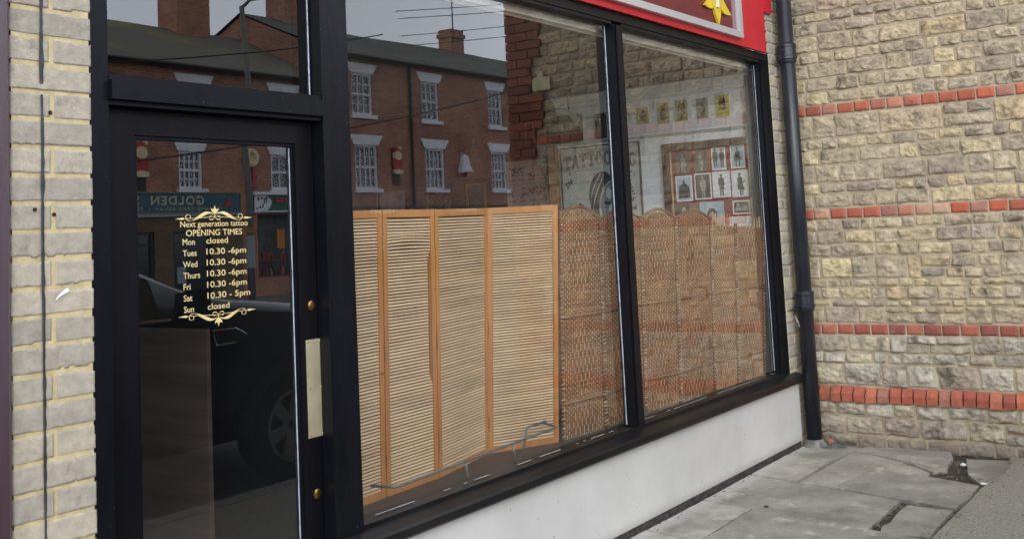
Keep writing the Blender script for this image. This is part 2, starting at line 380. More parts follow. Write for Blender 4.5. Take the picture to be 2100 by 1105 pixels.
def bead(mb, a, b, wid, y, seed, thr=.12, n=60):
    """run of white glazing sealant, uneven and broken"""
    a = Vector(a); b = Vector(b); d = (b-a); L_ = d.length; t = d.normalized(); s = Vector((t.z, 0, -t.x))
    pr = None
    for i in range(n+1):
        q = i/n; p = a + d*q
        k = noise.noise((q*L_*6, seed, 0)) + .5*noise.noise((q*L_*21, seed, 3))
        h = wid*(.75+.5*k) if k > -thr else 0
        if h > 0:
            cur = [mb.bm.verts.new((p.x - s.x*h/2, y, p.z - s.z*h/2)), mb.bm.verts.new((p.x, y-.004, p.z)), mb.bm.verts.new((p.x + s.x*h/2, y, p.z + s.z*h/2))]
            if pr:
                mb.bm.faces.new([pr[0], cur[0], cur[1], pr[1]]); mb.bm.faces.new([pr[1], cur[1], cur[2], pr[2]])
            pr = cur
        else: pr = None
def run(*a):
    sb = MB(); bead(sb, *a); sb.build('glazing_sealant', WHITEBEAD, shop)
run((4.8445, 0, ZB+.01), (4.8445, 0, ZT-.02), .0075, GY-.003, 1, 2)
run((2.85, 0, ZB+.006), (4.84, 0, ZB+.003), .0021, GY-.003, 2, .05, 90)
run((4.95, 0, ZB+.006), (6.85, 0, ZB+.003), .0020, GY-.003, 3, .25, 90)
run((6.8395, 0, ZB+.02), (6.8395, 0, ZT-.03), .002, GY-.003, 4, .6)
run((2.698, 0, z(.53)), (2.698, 0, z(1.1)), .0055, .046, 5, .9)
run((1.85, 0, z(.526)), (2.70, 0, z(.526)), .006, .046, 6, .1)

# door leaf
door = MB()
DX0, DX1, DY = 1.85, 2.70, .045
GX0, GX1 = 1.965, 2.618
GZ0, GZ1 = .30, z(.352)
door.box(DX0, GX0, DY, DY+.045, .02, z(.428)); door.box(GX1, DX1, DY, DY+.045, .02, z(.428))
door.box(GX0, GX1, DY, DY+.045, GZ1, z(.428)); door.box(GX0, GX1, DY, DY+.045, .02, GZ0)
door = door.build('door', DOORBLACK, shop, bevel=.003)
tag(door, 'black glazed door')
mo = MB()
for a, b, c, d in ((GX0, GX0+.012, GZ0, GZ1), (GX1-.010, GX1, GZ0, GZ1)): mo.box(a, b, DY+.008, DY+.03, c, d)
mo.box(GX0+.012, GX1-.010, DY+.008, DY+.03, GZ1-.012, GZ1); mo.box(GX0+.012, GX1-.010, DY+.008, DY+.03, GZ0, GZ0+.012)
def sub(o): return o
mo.build('glazing_bead', BLACK, door, bevel=.002)
pane('door_glass', GX0, GX1, DY+.022, GZ0, GZ1, DOORGLASS, R(.0), door)
sb = MB(); bead(sb, (GX1-.013, 0, GZ0+.02), (GX1-.013, 0, GZ1-.015), .0042, DY+.019, 11, 1.2, 120)
sb.build('glazing_sealant', WHITEBEAD, door)
# push plate, keyholes
pp = MB(); pp.box(2.640, 2.716, DY-.003, DY-.0005, z(-.675), z(-.338)); pp = pp.build('push_plate', BRASS, door, bevel=.0008)
SCB = mat('screw_brass', (.75, .62, .38, 1), .3, metallic=1)
for sx in (2.648, 2.708):
    for sz_ in (-.346, -.506, -.667): MB().lathe([(.0045, 0), (.004, -.0015), (.001, -.002)], (sx, DY-.003, z(sz_)), 'y', 10).build('screw', SCB, pp)
for zz in (-.22, -.868):
    k = MB(); k.lathe([(.017, -.0005), (.017, -.004), (.013, -.006), (.009, -.006)], (2.672, DY, z(zz)), 'y', 24)
    k.lathe([(.009, -.004), (.009, -.0075), (.002, -.008)], (2.672, DY, z(zz)), 'y', 20)
    k.box(2.6705, 2.6735, DY-.0085, DY-.0079, z(zz)-.006, z(zz)+.003)
    k.build('keyhole', BRASSOLD, door, smooth=False)
# gold lettering on the door glass
tx = MB(); fd = lambda u, v, w: (u, DY+.0205-w, z(v))
puttext(tx, 'Next generation tattoo', fd, 0, 2.141, .0685, size=.0185, width=.272, offset=.004)
puttext(tx, 'OPENING TIMES', fd, 0, 2.162, .0395, size=.0195, width=.226, offset=.006)
days = [('Mon', 'closed'), ('Tues', '10.30 -6pm'), ('Wed', '10.30 -6pm'), ('Thurs', '10.30 -6pm'), ('Fri', '10.30 -6pm'), ('Sat', '10.30 - 5pm'), ('Sun', 'closed')]
for i, (a, b) in enumerate(days):
    zz = .0115 - i*.0353
    puttext(tx, a, fd, 0, 2.148, zz, size=.0195, offset=.006)
    puttext(tx, b, fd, 0, 2.240, zz+.002, size=.0195, width=(.088 if b == 'closed' else .163 if '5pm' not in b else .176), offset=.006)
tx.build('lettering', GOLD, door)
def ornament(cx, cz, sgn):
    orn = MB()
    for s in (-1, 1):
        g = lambda u, v, w, s=s: fd(cx+s*u, cz+sgn*v, w)
        tap = lambda m, e=.25: (lambda t: .0006 + m*math.sin(math.pi*min(1, max(0, t)))**.8)
        ribbon(orn, bez((.002, .0), (.02, -.002), (.03, -.004), (.118, -.006), 10), lambda t: .0016, g, 0)
        ribbon(orn, bez((.005, .006), (.030, .024), (.050, -.004), (.094, -.013), 18), tap(.0062), g, .0002)
        ribbon(orn, bez((.018, .012), (.040, .020), (.058, .002), (.078, -.004), 16), tap(.0045), g, .0004)
        ribbon(orn, bez((.094, -.013), (.116, -.016), (.122, .008), (.104, .007), 14), tap(.0024), g, 0)
        ribbon(orn, bez((.104, .007), (.094, .006), (.094, -.006), (.104, -.005), 10), tap(.0018), g, 0)
        ribbon(orn, bez((.002, -.002), (.006, -.014), (.024, -.013), (.022, -.003), 12), tap(.0022), g, 0)
        ribbon(orn, bez((.022, -.003), (.020, .004), (.012, .002), (.014, -.004), 8), tap(.0016), g, 0)
        orn.bm.faces.new([orn.bm.verts.new(g(*p, .0003)) for p in [(.118, -.006), (.126, -.002), (.136, -.0035), (.156, -.006), (.136, -.009), (.126, -.0095)]])
        orn.bm.faces.new([orn.bm.verts.new(g(*p, .0005)) for p in [(.0, .008), (.006, .010), (.013, .018), (.016, .027), (.008, .022), (.0035, .026), (.0, .036)]])
    ribbon(orn, [(cx, cz-sgn*.004), (cx, cz+sgn*.01)], lambda t: .003, fd, .0002)
    orn.build('ornament', GOLD, door)
ornament(2.277, .101, 1); ornament(2.282, -.2185, -1)

# ------------------------------------------------------------------ sign board over the window
sign = thing('shop_sign', 'red painted fascia board with a silver framed maroon panel and yellow flower emblem', 'shop sign', (4.4, -.03, z(1.138)))
fb = MB(); fb.box(2.0, 6.90, -.03, -.0105, z(1.138), 3.35); fb.box(6.9, 7.045, -.03, -.0105, z(1.425), 3.35)
fb.box(1.7, 2.0, -.03, -.0105, z(1.138), 3.35)
fb.build('board', REDP, sign, bevel=.0015)
pn = MB(); pn.box(2.45, 6.405, -.036, -.0305, z(1.22), 3.27); pn.build('panel', MAROONP, sign)
tf = MB()
tf.box(2.40, 6.45, -.062, -.0305, z(1.179), z(1.2195)); tf.box(2.40, 6.45, -.062, -.0305, 3.2705, 3.31)
tf.box(6.4055, 6.45, -.062, -.0305, z(1.2200), 3.270); tf.box(2.40, 2.4445, -.062, -.0305, z(1.2200), 3.270)
tf.build('trim', SILVER, sign, bevel=.004)
em = MB(); fe = lambda u, v, w: (6.085+u, -.037-w, z(1.215)+v)
def petal(mb, base, tip, wid, d0, d1, bow=0):
    bx, by = base; tx_, ty = tip; dx, dy = tx_-bx, ty-by; l = math.hypot(dx, dy); px, py = -dy/l, dx/l
    pts = []
    for s in (1, -1):
        seg = []
        for i in range(9):
            t = i/8; w = wid*math.sin(math.pi*(.18+.82*t)**1.0)*(1 if s > 0 else 1)
            seg.append((bx+dx*t+px*(s*w*.5+bow*math.sin(math.pi*t)), by+dy*t+py*(s*w*.5+bow*math.sin(math.pi*t))))
        pts += seg if s > 0 else seg[::-1][1:]
    mb.prism(pts, fe, d0, d1)
petal(em, (.0, .20), (.02, .008), .105, 0, .014)
petal(em, (-.02, .21), (-.185, .105), .075, .003, .018, .03)
petal(em, (.02, .21), (.205, .095), .075, .003, .018, -.03)
petal(em, (-.02, .23), (-.17, .33), .07, .003, .018, -.02); petal(em, (.02, .23), (.17, .33), .07, .003, .018, .02); petal(em, (0, .24), (0, .42), .09, 0, .014)
em = em.build('flower_emblem', YELLOW, sign, bevel=.0015)
st = MB(); st.prism([(-.012, .115), (.018, .115), (.022, .26), (-.018, .26)], fe, .015, .024); st.build('stamen', CREAMW, em, bevel=.001)

# upper storey of the shop, out of the picture, put in to block sky light
upm = brickmat('shop_upper_brick', L(186,178,166), L(170,163,153), L(205,186,140))
up_ = thing('shop_building', 'plain brick upper storey standing over the red shop sign', 'building', (4.4, 3, 3.4))
MB().box(1.3, 7.9, .0, 1.5, 3.36, 6.2).build('wall', upm, up_)

# ------------------------------------------------------------------ brick pilasters
def lin(a, b, step, edge):
    n = max(2, int((b-a-2*edge)/step)); return [a]+[a+edge+(b-a-2*edge)*i/n for i in range(n+1)]+[b]
def brickfield(x0, x1, z0, z1, y, depth, seed, pattern, bh=.0770, mort=.012, grid=.012, rough=.0022, wander=.002):
    """individually shaped bricks; pattern(row) gives the x joints of that row"""
    rnd = random.Random(seed); mb = MB(); row = 0; zz = z0
    while zz < z1:
        js = pattern(row)
        for a, b in zip(js, js[1:]):
            xa = a+(mort/2 if a > x0 else 0)+rnd.uniform(-wander, wander); xb = b-(mort/2 if b < x1 else 0)+rnd.uniform(-wander, wander)
            za = zz+mort/2+rnd.uniform(-wander, wander)*.7; zb = zz+bh-mort/2+rnd.uniform(-wander, wander)*.7
            gx = lin(xa, xb, grid, .0012); gz = lin(za, zb, grid, .0012); nx = len(gx)-1; nz = len(gz)-1; yy = y + rnd.uniform(-.0015, .0015)
            vs = []
            for Zc in gz:
                for X in gx:
                    e = max(0, min(X-xa, xb-X, Zc-za, zb-Zc))
                    if e < 1e-6: e = 0
                    edge = .0010*(1-min(1, e/.002))**2
                    nn = rough*noise.fractal((X*30, seed*3.1, Zc*30), 1, 2, 4)
                    k = (1-min(1, e/.012))
                    X += k*.0012*noise.noise((X*90, Zc*90, 5)); Zc += k*.0010*noise.noise((X*90, Zc*90, 9))
                    vs.append(mb.bm.verts.new((X, yy+edge+nn + (.02 if e == 0 else 0), Zc)))
            for j in range(nz):
                for i in range(nx):
                    q = j*(nx+1)+i; mb.bm.faces.new([vs[q], vs[q+1], vs[q+nx+2], vs[q+nx+1]])
        row += 1; zz += bh
    return mb
pil = thing('brick_pilaster', 'pale grey brick pilaster with yellow mortar and a black sealant line beside the door', 'brick pilaster', (1.66, 0, 0))
px0, px1 = 1.545, 1.788
pat = lambda r: [px0, px1] if r % 2 == 0 else [px0, px0+.121, px1]
brickfield(px0, px1, -.02, 3.36, -.006, .1, 3, pat, bh=.0770, grid=.005, rough=.0014, wander=.0012).build('bricks', GREYBRICK, pil, smooth=True)
def roughplane(x0, x1, z0, z1, y, step, amp, seed, name, m, parent, axis='y'):
    mb = MB(); nx = max(1, int((x1-x0)/step)); nz = max(1, int((z1-z0)/step)); vs = []
    for j in range(nz+1):
        for i in range(nx+1):
            a = x0+(x1-x0)*i/nx; b = z0+(z1-z0)*j/nz; h = amp*noise.fractal((a*14, b*14, seed), 1, 2, 4)
            vs.append(mb.bm.verts.new((a, y+h, b) if axis == 'y' else (y+h, a, b)))
    for j in range(nz):
        for i in range(nx):
            q = j*(nx+1)+i; mb.bm.faces.new([vs[q], vs[q+1], vs[q+nx+2], vs[q+nx+1]])
    return mb.build(name, m, parent, smooth=True)
roughplane(px0+.004, px1-.005, -.02, 3.36, -.0032, .006, .0007, 2.2, 'mortar', YMORTAR, pil)
bk = MB(); bk.box(px0+.006, px1-.006, .012, .22, -.02, 3.36); bk.build('core', GREYBRICK, pil)
tl = MB(); prev = None                       # the wandering black sealant line
for i in range(420):
    zz = i*.0078; k = noise.noise((zz*9, 4.2, 0)); k2 = noise.noise((zz*31, 1.2, 0))
    w = .0098+.0062*k+.0045*k2
    if zz < 1.3: w *= .9+.4*noise.noise((zz*4, 8, 0))
    xx = 1.6335+.0035*noise.noise((zz*3, 9, 1))+.0014*k2
    if w < .0028 or (1.98 < zz < 2.0): prev = None; continue
    cur = [tl.bm.verts.new((xx-w/2, -.0092, zz)), tl.bm.verts.new((xx, -.0104, zz)), tl.bm.verts.new((xx+w/2, -.0092, zz))]
    if prev: tl.bm.faces.new([prev[0], prev[1], cur[1], cur[0]]); tl.bm.faces.new([prev[1], prev[2], cur[2], cur[1]])
    prev = cur
tl.build('sealant_line', TARLINE, pil)
ws = MB(); ribbon(ws, bez((1.668, z(-.122)), (1.676, z(-.112)), (1.69, z(-.103)), (1.706, z(-.096)), 10), lambda t: .003+.009*t, lambda u, v, w: (u, -.0115, v), 0)
ws.build('paint_mark', mat('white_paint', L(232, 234, 240), .5), pil)
for hx_, hz_ in ((1.612, .126), (1.668, .112), (1.660, .395)): MB().lathe([(.006, 0), (.005, -.002)], (hx_, -.0068, z(hz_)), 'y', 10).build('plug_hole', DARKHOLE, pil)

pil2 = thing('brick_pilaster', 'narrow grimy brick pilaster squeezed between window frame and black downpipe', 'brick pilaster', (7.07, 0, 0))
pat2 = lambda r: [6.988, 7.215] if r % 2 == 0 else [6.988, 7.09, 7.215]
G2 = islandramp('grimy_buff_brick', [L(176,168,152), L(160,153,140), L(186,174,150), L(150,144,134)], .9, 12, .6, 130, streak=(L(110,104,98), 6, .5, .7), mottle=.16, bdist=.003)
brickfield(6.988, 7.215, -.02, 3.36, -.006, .1, 5, pat2, bh=.077, grid=.010).build('bricks', G2, pil2, smooth=True)
roughplane(6.990, 7.21, -.02, 3.36, -.0012, .01, .0012, 5.2, 'mortar', mat('pale_mortar', L(198, 186, 154), .95, alt=L(170, 158, 130), scale=20), pil2)
MB().box(6.995, 7.21, .012, .2, -.02, 3.36).build('core', G2, pil2)

nb = thing('neighbour_shopfront', 'maroon painted timber pilaster of the next shop left of the grey brickwork', 'timber pilaster', (1.4, 0, 0))
q = MB(); q.prism([(1.10, -.035), (1.50, -.035), (1.525, -.028), (1.541, -.008), (1.541, .1), (1.10, .1)], lambda u, v, w: (u, v, w), 0, 3.36)
q.build('pilaster', MAROONTIMBER, nb, bevel=.003)
MB().box(-6.0, 1.10, -.01, .1, 0, 3.36).build('side_panel', MAROONTIMBER, nb)

# ------------------------------------------------------------------ rubble stone wall (x = XW, faces -x, runs out towards the street)
XW = 7.285
sw = thing('stone_wall', 'coursed rubble stone wall with red brick bands running out from the shop corner', 'stone wall', (XW, -1.2, 0))
def blocks(mb, y0, y1, z0, z1, rnd, prot, step, off=0, wmin=.11, wmax=.33, rough=1.0, gap=.0038):
    """one course of rough-faced stones; y runs from y1 (shop corner) out to y0"""
    h = z1-z0; y = y1
    while y > y0+.02:
        w = rnd.uniform(wmin, wmax)*(.75+.55*min(1, h/.12))
        if y-w < y0+.08: w = y-y0
        jz = min(.010, h*.08); stone(mb, y-w+gap+rnd.uniform(0, .004), y-gap-rnd.uniform(0, .004), z0+gap*.7+rnd.uniform(-.002, jz), z1-gap*.7-rnd.uniform(-.002, jz), rnd, prot, step, off, rough)
        y -= w
def stone(mb, ya, yb, za, zb, rnd, prot, step, off, rough):
    gy = lin(ya, yb, step, .0022); gz = lin(za, zb, step, .0022); nx = len(gy)-1; nz = len(gz)-1; s = rnd.uniform(0, 90)
    p = prot*rnd.uniform(.35, 1.25); ty = rnd.uniform(-.35, .35)*p; tz = rnd.uniform(-.5, .5)*p
    rr = rnd.uniform(.003, .009); sk1, sk2 = rnd.uniform(-.09, .09), rnd.uniform(-.10, .10); vs = []
    cuts = [(Vector((rnd.uniform(-1, 1), rnd.uniform(-1, 1))).normalized(), rnd.uniform(.0, .7), rnd.uniform(.3, 1.0)) for _ in range(5)]
    for Zc in gz:
        for Y in gy:
            u, v = (Y-ya)/(yb-ya), (Zc-za)/(zb-za)
            e = min(u*(yb-ya), (1-u)*(yb-ya), v*(zb-za), (1-v)*(zb-za))
            cu, cv = min(u, 1-u)*(yb-ya), min(v, 1-v)*(zb-za)
            if cu < rr and cv < rr: e = max(0, rr - math.hypot(rr-cu, rr-cv))
            pr = 1-(1-min(1, e/rr))**2.2
            n1 = noise.fractal((Y*9+s, Zc*13, s), 1, 2.1, 3); n2 = noise.fractal((Y*30+s, Zc*42, s), .9, 2.1, 4)
            hgt = p + ty*(2*u-1) + tz*(2*v-1) + rough*(.006*n1 + .0065*n2)
            q3 = Vector((Y*15+s, Zc*19, s)); fp0 = noise.voronoi(q3)[1][0]; hv = noise.cell_vector(fp0*7.3)
            hgt += rough*.0075*(hv-Vector((.5, .5, .5))).dot(q3-fp0)*2
            for d, o_, k in cuts:                       # chipped facets
                q = (2*u-1)*d.x + (2*v-1)*d.y - o_
                if q > 0: hgt -= k*q*p*1.5
            hgt = max(hgt, .005+.003*n2)
            ked = 1-min(1, e/.02)
            Y2 = Y + ked*.008*noise.noise((Y*22, Zc*22, s)) + sk1*(v-.5)*(zb-za)*.9; Z2 = Zc + ked*.008*noise.noise((Y*22, Zc*22, s+7)) + sk2*(u-.5)*(zb-za)*.55
            hh = -.012 + (hgt+.012)*pr
            vs.append(mb.bm.verts.new((XW-off-hh, Y2, Z2)))
    for j in range(nz):
        for i in range(nx):
            q = j*(nx+1)+i; mb.bm.faces.new([vs[q], vs[q+nx+1], vs[q+nx+2], vs[q+1]])
YQ, YE = -2.06, -2.32
rnd = random.Random(21)
up1, low1 = MB(), MB()
def courses(mb, za, zb, hs, prot, off=0, step=.0062, rough=1.0):
    t = sum(hs); k = (zb-za)/t; zz = za
    for h in hs:
        h *= k
        # a few courses split into two thin ones for part of the length
        if h > .11 and rnd.random() < .5:
            ym = rnd.uniform(-1.3, -.5); yq = ym-rnd.uniform(.3, .6)
            blocks(mb, ym, 0, zz, zz+h, rnd, prot, step, off, .12, .27, rough)
            m_ = rnd.uniform(.4, .6)
            blocks(mb, yq, ym, zz, zz+h*m_, rnd, prot, step, off, .09, .21, rough); blocks(mb, yq, ym, zz+h*m_, zz+h, rnd, prot, step, off, .09, .21, rough)
            blocks(mb, YQ, yq, zz, zz+h, rnd, prot, step, off, .12, .27, rough)
        else:
            blocks(mb, YQ, 0, zz, zz+h, rnd, prot, step, off, .07 if h < .09 else .10, .19 if h < .09 else .23, rough)
        zz += h
B1, B2, B3, B4 = (z(.706), z(.784)), (z(-.016), z(.062)), (z(-.801), z(-.724)), (z(-1.243), z(-1.141))
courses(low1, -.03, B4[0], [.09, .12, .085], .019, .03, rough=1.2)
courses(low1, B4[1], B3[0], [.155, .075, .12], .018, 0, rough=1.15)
courses(up1, B3[1], B2[0], [.115, .045, .09, .055, .155, .085, .10, .075], .015)
courses(up1, B2[1], B1[0], [.09, .065, .115, .095, .07, .145], .015)
courses(up1, B1[1], 3.35, [.08, .085, .095, .07, .11, .075, .06, .10, .085, .095, .07], .015)
rnd2 = rnd
courses(up1, 3.35, 5.2, [.1, .14, .08, .12, .16, .09, .13, .1, .15, .09, .12, .1, .13], .015, step=.02)
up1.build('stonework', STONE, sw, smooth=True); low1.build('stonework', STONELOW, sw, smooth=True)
roughplane(YE, .05, -.05, 5.2, XW+.003, .012, .003, 3.3, 'mortar', MORTAR, sw, axis='x')
roughplane(YE, .05, -.05, B4[0]+.01, XW-.026, .012, .003, 6.3, 'mortar', MORTAR, sw, axis='x')
def band(z0, z1, m, nm, seed):
    r = random.Random(seed); mb = MB(); y = -.02; i = 0
    while y > YQ:
        w = .1135+r.uniform(-.004, .004); a, b = y-w+.0042, y-.0042
        hh = .008+r.uniform(-.003, .004)
        za, zb = z0+.003+r.uniform(0, .003), z1-.003-r.uniform(0, .003)
        gy = lin(a, b, .010, .0015); gz = lin(za, zb, .010, .0015); nx = len(gy)-1; nz = len(gz)-1; vs = []
        for Zc in gz:
            for Y in gy:
                e = max(0, min(Y-a, b-Y, Zc-za, zb-Zc)); pr = 1-(1-min(1, e/.004))**2
                H = -.01+(hh+.01+.0018*noise.fractal((Y*30, Zc*30, seed), 1, 2, 3))*pr
                kk = 1-min(1, e/.012)
                vs.append(mb.bm.verts.new((XW-H, Y+kk*.003*noise.noise((Y*40, Zc*40, 1)), Zc+kk*.003*noise.noise((Y*40, Zc*40, 4)))))
        for j in range(nz):
            for k in range(nx):
                q = j*(nx+1)+k; mb.bm.faces.new([vs[q], vs[q+nx+1], vs[q+nx+2], vs[q+1]])
        y -= w; i += 1
    return mb.build(nm, m, sw, smooth=True)
band(*B1, REDBRICK, 'brick_band', 1); band(*B2, REDBRICK, 'brick_band', 2); band(*B3, DARKREDBRICK, 'brick_band', 3)
pb = MB(); y = -.02; r = random.Random(4)           # sloping plinth bricks
while y > YQ:
    w = .078+r.uniform(-.004, .004); a, b = y-w+.0045, y-.0045; z0, z1 = B4[0]+r.uniform(-.002, .007), B4[1]-r.uniform(.0, .011)
    o1 = .050+r.uniform(-.010, .008); o0 = .012+r.uniform(-.004, .005); zm = z0+(z1-z0)*r.uniform(.48, .58)
    pb.prism([(XW+.05, z0), (XW-o1, z0), (XW-o1-.002, zm), (XW-o0, z1), (XW+.05, z1)], lambda u, v, w_: (u, w_, v), a, b)
    y -= w
pb.build('plinth_bricks', islandramp('plinth_red_brick', [L(172,98,76), L(158,88,72), L(182,106,78), L(146,84,74), L(188,114,86), L(156,108,94)], .85, 22, .8, 50, streak=(L(120,84,70), 9, .56, .70), mottle=.24), sw, bevel=.006)
# red brick quoins at the end of the wall
qb = MB(); zz = -.03; i = 0; r = random.Random(9)
while zz < 5.2:
    ln = (.34 if (i//4) % 2 == 0 else .24) + .02*(i % 2)
    joints = [YE, YE+(.225 if i % 2 == 0 else .112), YE+ln]
    for a, b in zip(joints, joints[1:]):
        qb.box(XW-.030-r.uniform(0, .004), XW+.3, a+.005, b-.005, zz+.005, zz+.07)
    zz += .075; i += 1
qb.build('brick_quoins', QUOIN, sw, bevel=.004)
cs = MB(); cs.box(XW-.036, XW+.1, -2.055, -1.885, 2.686, 2.79); cs.box(XW-.036, XW+.1, -2.00, -1.945, 2.7905, 2.845); cs.build('pale_stone', mat('pale_sandstone', L(214, 204, 168), .9, alt=L(196, 184, 146), scale=14, bump=.4, bscale=60), sw, bevel=.006)
MB().box(XW+.02, XW+.5, YE, .05, -.05, 5.2).build('core', brickmat('wall_end_brick', L(140,66,48), L(118,56,46), L(170,158,140)), sw)

# ------------------------------------------------------------------ downpipe
dp = thing('downpipe', 'black painted cast iron downpipe with collars in the corner beside the stone wall', 'downpipe', (7.135, -.085, 0))
pc = (7.135, -.085)
MB().lathe([(.052, .035), (.052, 3.6)], (*pc, 0), seg=40).build('pipe', PIPEM, dp, smooth=True)
def collar(zz):
    c = MB(); c.lathe([(.052, -.075), (.060, -.07), (.0625, -.05), (.068, -.046), (.068, -.028), (.0625, -.024), (.0625, .034), (.067, .038), (.067, .052), (.061, .06), (.052, .066)], (*pc, zz), seg=40)
    c.box(pc[0]-.105, pc[0]-.055, pc[1]+.01, pc[1]+.04, zz-.06, zz-.03); c.box(pc[0]+.055, pc[0]+.105, pc[1]+.01, pc[1]+.04, zz-.06, zz-.03)
    return c
collar(z(1.155)).build('collar', PIPEM, dp); collar(z(-.555)).build('collar', PIPEM, dp)
cf = MB(); cf.lathe([(.085, 0), (.075, .02), (.057, .045), (.05, .05)], (*pc, -.002), seg=26); cf.build('cement_foot', CEMENT, dp)
cl = MB(); cl.tube([(pc[0]-.055, -.03, z(-.66)), (pc[0]-.062, -.05, z(-.70)), (pc[0]-.058, -.055, z(-.725)), (pc[0]-.052, -.045, z(-.71))], .006, 8); cl.build('fixing_hook', mat('worn_metal', (.3, .29, .28, 1), .4, metallic=.7), dp)

# ------------------------------------------------------------------ pavement
SLABM = islandramp('york_paving', [L(150,144,135), L(142,137,129), L(158,151,142), L(146,140,133), L(138,132,123)], .88, 3.4, .8, 70, streak=(L(190,183,170), 5.5, .56, .70), mottle=.40, bdist=.005)
edge_stain_shade(SLABM, 1, -.02, -.13, L(206, 203, 196), 7, .8, .07)
edge_stain_shade(SLABM, 1, -1.31, -1.12, L(112, 106, 96), 6, .6, .12)
edge_stain_shade(STONELOW, 2, .0, .14, L(104, 94, 82), 9, .7, .09)  # grime and contact shadow painted into the lowest stone
SOIL = mat('joint_soil', (.062, .047, .036, 1), .95, alt=(.022, .019, .014, 1), scale=30, bump=.9, bscale=120)
TARM = mat('worn_tarmac', L(150, 144, 132), .95, alt=L(112, 106, 96), scale=55, bump=.9, bscale=240, contrast=(.35, .7), specks=(L(200, 194, 180), 120, .66))
slabs = [
 [(7.24,-.022),(7.19,-.385),(6.704,-.332),(6.77,-.022)], [(6.765,-.022),(6.697,-.331),(6.132,-.336),(6.20,-.022)],
 [(7.04,-.372),(6.123,-.349),(6.078,-.565),(6.35,-.602),(6.62,-.634),(6.565,-.965),(6.655,-.955),(6.75,-.86),(6.854,-.745),(6.92,-.64),(6.985,-.535)],
 [(7.2,-.40),(7.056,-.372),(6.996,-.535),(6.932,-.645),(6.866,-.75),(6.76,-.868),(6.672,-.965),(6.74,-1.03),(6.9,-1.0),(7.09,-.985),(7.25,-.93),(7.25,-.42)],
 [(6.612,-.642),(6.35,-.612),(6.074,-.578),(5.90,-1.27),(6.16,-1.285),(6.44,-1.272),(6.55,-.985)],
 [(7.145,-1.31),(7.09,-1.06),(7.01,-1.08),(6.86,-1.12),(6.71,-1.15),(6.6,-1.2),(6.48,-1.27),(6.72,-1.325),(6.95,-1.33)],
 [(6.185,-.022),(5.952,-.975),(5.32,-.988),(5.535,-.022)],
 [(5.878,-1.035),(5.855,-1.268),(5.53,-1.272),(5.335,-1.288),(5.32,-1.075),(5.35,-1.05),(5.43,-1.03),(5.52,-1.05),(5.61,-1.04),(5.74,-1.03)],
 [(5.522,-.022),(5.463,-.331),(4.805,-.335),(4.87,-.022)],
 [(5.456,-.344),(5.29,-1.26),(4.62,-1.275),(4.803,-.348)],
]
x = 4.865
for k in range(11):
    x2 = x-.66
    slabs.append([(x-.01,-.022),(x-.072,-.332),(x2-.062,-.335),(x2,-.022)]); slabs.append([(x-.075,-.347),(x-.26,-1.27),(x2-.24,-1.27),(x2-.065,-.35)])
    x = x2
pv = MB(); rs = random.Random(5)
for poly in slabs:
    out = []
    n = len(poly)
    for i in range(n):
        a, b = poly[i], poly[(i+1) % n]; l = math.hypot(b[0]-a[0], b[1]-a[1]); m_ = max(1, int(l/.03))
        for k in range(m_):
            t = k/m_; px_, py_ = a[0]+(b[0]-a[0])*t, a[1]+(b[1]-a[1])*t
            j = .0045
            out.append((px_+j*noise.noise((px_*16, py_*16, 1)), py_+j*noise.noise((px_*16, py_*16, 7))))
    top = rs.uniform(-.002, .003); tx_, ty_ = rs.uniform(-.004, .004), rs.uniform(-.004, .004); cx, cy = sum(p[0] for p in poly)/n, sum(p[1] for p in poly)/n
    pv.prism(out, lambda u, v, w: (u, v, w + (0 if w < -.01 else tx_*(u-cx)+ty_*(v-cy))), -.03, top)
es = [e for e in pv.bm.edges if all(v.co.z > -.015 for v in e.verts) and len(e.link_faces) == 2 and e.calc_face_angle(0) > .5]
bmesh.ops.bevel(pv.bm, geom=es, offset=.003, segments=2, affect='EDGES')
struct(pv.build('pavement', SLABM))
def sheet(name, x0, x1, y0, y1, zc, m, step=.05, amp=.004, fr=6):
    mb = MB(); nx = max(1, int((x1-x0)/step)); ny = max(1, int((y1-y0)/step)); vs = []
    for j in range(ny+1):
        for i in range(nx+1):
            a = x0+(x1-x0)*i/nx; b = y0+(y1-y0)*j/ny; vs.append(mb.bm.verts.new((a, b, zc+amp*noise.fractal((a*fr, b*fr, 2), 1, 2, 4))))
    for j in range(ny):
        for i in range(nx):
            q = j*(nx+1)+i; mb.bm.faces.new([vs[q], vs[q+1], vs[q+nx+2], vs[q+nx+1]])
    return struct(mb.build(name, m, smooth=True))
sheet('soil', 4.0, XW+.0, -1.40, .0, -.018, SOIL, .02, .005, 30)
sheet('tarmac', -8, XW+.02, -2.35, -1.295, -.002, TARM, .03, .005, 5)
ROADM = mat('road_asphalt', (.055, .055, .058, 1), .92, alt=(.075, .074, .074, 1), scale=30, bump=.6, bscale=200)
kerb = MB(); xx = -20
while xx < 60: kerb.box(xx, xx+.906, -2.5, -2.352, -.3, .0); xx += .914
struct(kerb.build('kerb', CEMENT, bevel=.012))
g_ = MB(); g_.face([(-300, -300, -.11), (300, -300, -.11), (300, 300, -.11), (-300, 300, -.11)]); struct(g_.build('road', ROADM))
fp = MB(); fp.box(-60, 120, -22.0, -19.2, -.3, 0.0); struct(fp.build('far_pavement', mat('far_paving', L(112, 110, 106), .9, alt=L(96, 94, 90), scale=2), bevel=.01))
